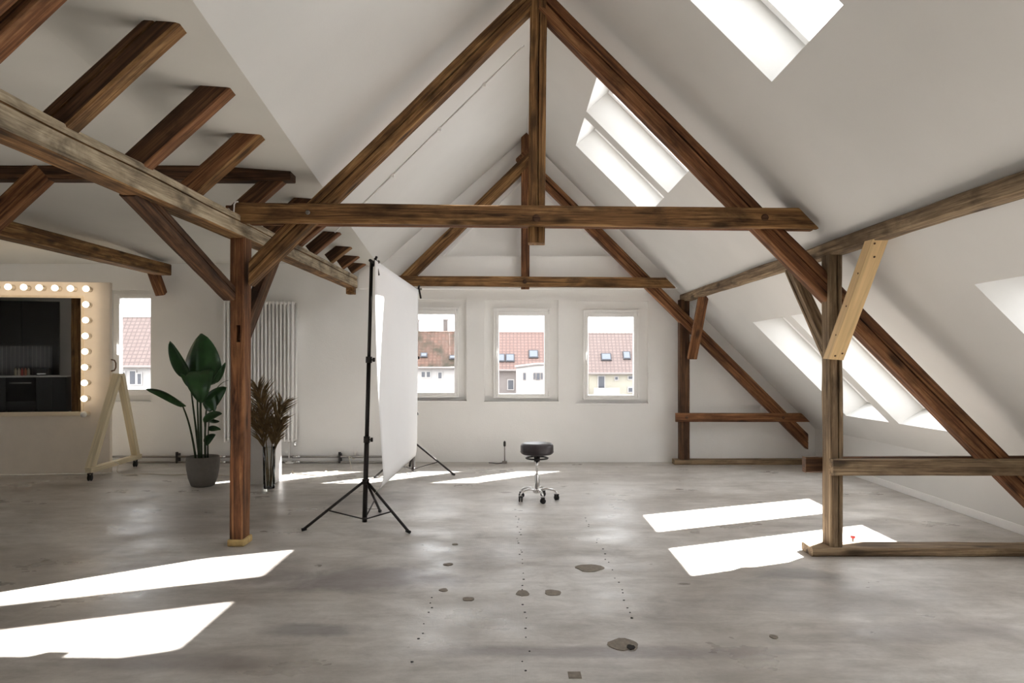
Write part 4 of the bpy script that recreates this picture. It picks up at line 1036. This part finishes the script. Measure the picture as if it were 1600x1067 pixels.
def house(label, x0, x1, yr, ye, Yr, Ye, roofm, wallm, skies=(), chims=(), wins=(), zb=-9.0):
    """roof between ridge row yr at distance Yr and eave row ye at distance Ye (pixels x at Ye)"""
    t = thing('house', label, 'house', (hx((x0 + x1) / 2, Ye), Ye, zb), 0, 'houses across the courtyard')
    o = Vector(t.location)
    ZE = wz(ye, Ye); k_ = (CY - yr) / F            # steep old town roof: rise = 1.35 run
    Yr = (ZE - H + 0.0 - 1.35 * Ye) / (k_ - 1.35)
    X0, X1 = hx(x0, Ye), hx(x1, Ye); ZR, ZE = wz(yr, Yr), wz(ye, Ye)
    MB().box(X0 - o.x, X1 - o.x, 0.25, 2 * (Yr - Ye) - 0.25, 0, ZE - zb - 0.05).build('wall', wallm, t)
    L = math.hypot(Yr - Ye, ZR - ZE); an = math.atan2(ZR - ZE, Yr - Ye)
    rf = MB().box(X0 - o.x - 0.15, X1 - o.x + 0.15, -0.3, L, -0.14, 0.0).build('roof', roofm, t); rf.location = (0, 0, ZE - zb); rf.rotation_euler = (an, 0, 0)
    rb = MB().box(X0 - o.x - 0.15, X1 - o.x + 0.15, -0.3, L, -0.14, 0.0).build('roof', roofm, t); rb.location = (0, 2 * (Yr - Ye), ZE - zb); rb.rotation_euler = (an, 0, math.pi); rb.location.x = 0
    MB().prism([(X0 - o.x + 0.02, 0.2, ZE - zb - 0.1), (X0 - o.x + 0.02, 2 * (Yr - Ye) - 0.2, ZE - zb - 0.1), (X0 - o.x + 0.02, Yr - Ye, ZR - zb - 0.2)], (X1 - X0 - 0.04, 0, 0)).build('gable', wallm, t)
    MB().tube([(X0 - o.x - 0.15, -0.32, ZE - zb - 0.28), (X1 - o.x + 0.15, -0.32, ZE - zb - 0.28)], 0.09, 8).build('gutter', HG, t)
    for (a, b, c, d) in skies:
        def v_(py): # pixel row -> distance along the roof
            lo, hi = 0.0, L
            for _ in range(30):
                md = (lo + hi) / 2; Y = Ye + math.cos(an) * md; Z = ZE + math.sin(an) * md
                if CY - (Z - H) * F / Y > py: lo = md
                else: hi = md
            return lo, Ye + math.cos(an) * lo
        (vb, Yb), (vt, Yt) = v_(d), v_(c)
        xa, xb2 = hx(a, (Yb + Yt) / 2) - o.x, hx(b, (Yb + Yt) / 2) - o.x
        f = MB().box(xa, xb2, vb, vt, 0.0, 0.12).build('roof_window', HFR, t); f.location = rf.location; f.rotation_euler = rf.rotation_euler
        g = MB().box(xa + 0.08, xb2 - 0.08, vb + 0.1, vt - 0.08, 0.12, 0.14).build('pane', HBLU, f)
    for (a, b, c) in chims:
        Y = Yr + 0.75; xa, xb2 = hx(a, Y) - o.x, hx(b, Y) - o.x; zt = wz(c, Y) - zb
        ch = MB().box(xa, xb2, Y - Ye - 0.25, Y - Ye + 0.35, ZE - zb + 0.3, zt).build('chimney', CHIM, t)
        MB().box(xa - 0.05, xb2 + 0.05, Y - Ye - 0.3, Y - Ye + 0.4, zt, zt + 0.1).build('chimney_cap', HG, ch)
    for (a, b, c, d) in wins:
        Y = Ye + 0.25; xa, xb2 = hx(a, Y) - o.x, hx(b, Y) - o.x; za, zb2 = wz(d, Y) - zb, wz(c, Y) - zb
        f = MB().box(xa - 0.08, xb2 + 0.08, 0.17, 0.25, za - 0.08, zb2 + 0.08).build('window', HW, t)
        MB().box(xa, xb2, 0.15, 0.18, za, zb2).build('pane', HWIN, f)
    return t
house('house with mottled brown roof and two chimneys, in the window by the paper screen', 560, 731, 517, 569, 64, 58, R_OLD, HW, [(657, 668, 552, 559), (702, 714, 556, 562), (600, 612, 552, 560)], [(645, 655, 501), (693, 700, 500)], [(659, 664, 581, 589), (667, 672, 581, 589), (685, 690, 582, 591), (610, 618, 581, 591)])
b_h = house('house with plain salmon roof and three roof windows, seen through the middle window', 738, 902, 518, 573, 65, 59, R_SAL, HG, [(778, 789, 554, 566), (790, 804, 554, 566), (826, 841, 548, 560), (872, 884, 548, 560)], [], [(794, 802, 594, 608)])
house('house with pink pantile roof and cream wall, in the window nearest the slim post', 921, 1200, 519, 578, 64.5, 58.5, R_PINK, HY, [(939, 955, 553, 564), (973, 985, 550, 562), (1050, 1064, 552, 564)], [], [(935, 944, 588, 606), (961, 965, 589, 593), (982, 989, 588, 592), (982, 988, 606, 612)])
house('house with dusky pink roof and white wall, in the window by the make-up mirror', -60, 420, 494, 566, 52, 46, R_PINK, HW, [(120, 132, 535, 548)], [], [(190, 195, 582, 597), (204, 212, 580, 600), (216, 221, 584, 600), (150, 158, 582, 598)])
ann = thing('annex', 'small white flat-topped stair house standing before the salmon roofed house', 'house', (hx(855, 54), 54, -9), 0)
X0, X1 = hx(807, 54), hx(905, 54); o = ann.location
MB().prism([(X0 - o.x, 0, 0), (X1 - o.x, 0, 0), (X1 - o.x, 0, wz(571, 54) + 9), (hx(840, 54) - o.x, 0, wz(570.5, 54) + 9), (X0 - o.x, 0, wz(575, 54) + 9)], (0, 3.5, 0)).build('wall', HW, ann)
MB().bar((X0 - o.x - 0.1, 1.7, wz(574.5, 54) + 9.05), (hx(840, 54) - o.x, 1.7, wz(570, 54) + 9.05), 3.8, 0.1).bar((hx(840, 54) - o.x, 1.7, wz(570, 54) + 9.05), (X1 - o.x, 1.7, wz(570.5, 54) + 9.05), 3.8, 0.1).build('roof_edge', HG, ann)
for (a, b, c, d) in ((834, 836.5, 583, 592), (838.5, 843, 583, 593), (845.5, 847.5, 583, 592), (818, 821, 583, 593)):
    f = MB().box(hx(a, 54) - o.x - 0.04, hx(b, 54) - o.x + 0.04, -0.06, 0.0, wz(d, 54) + 9 - 0.05, wz(c, 54) + 9 + 0.05).build('window', HG, ann)
    MB().box(hx(a, 54) - o.x, hx(b, 54) - o.x, -0.08, -0.05, wz(d, 54) + 9, wz(c, 54) + 9).build('pane', HWIN, f)
bal = thing('balcony', 'white balcony parapet in front of the cream walled house', 'balcony', (hx(950, 57.5), 57.5, 0))
MB().box(hx(928, 57.5) - bal.location.x, hx(968, 57.5) - bal.location.x, 0, 0.12, wz(640, 57.5), wz(606, 57.5)).build('parapet', HW, bal)
MB().box(hx(928, 57.5) - bal.location.x, hx(968, 57.5) - bal.location.x, 0.12, 1.24, wz(640, 57.5), wz(636, 57.5)).build('slab', HG, bal)
struct(MB().box(-90, 70, 12, 130, -9.4, -9.0).build('ground', plain('courtyard_ground', lin(150, 146, 140, HK), 0.9)))
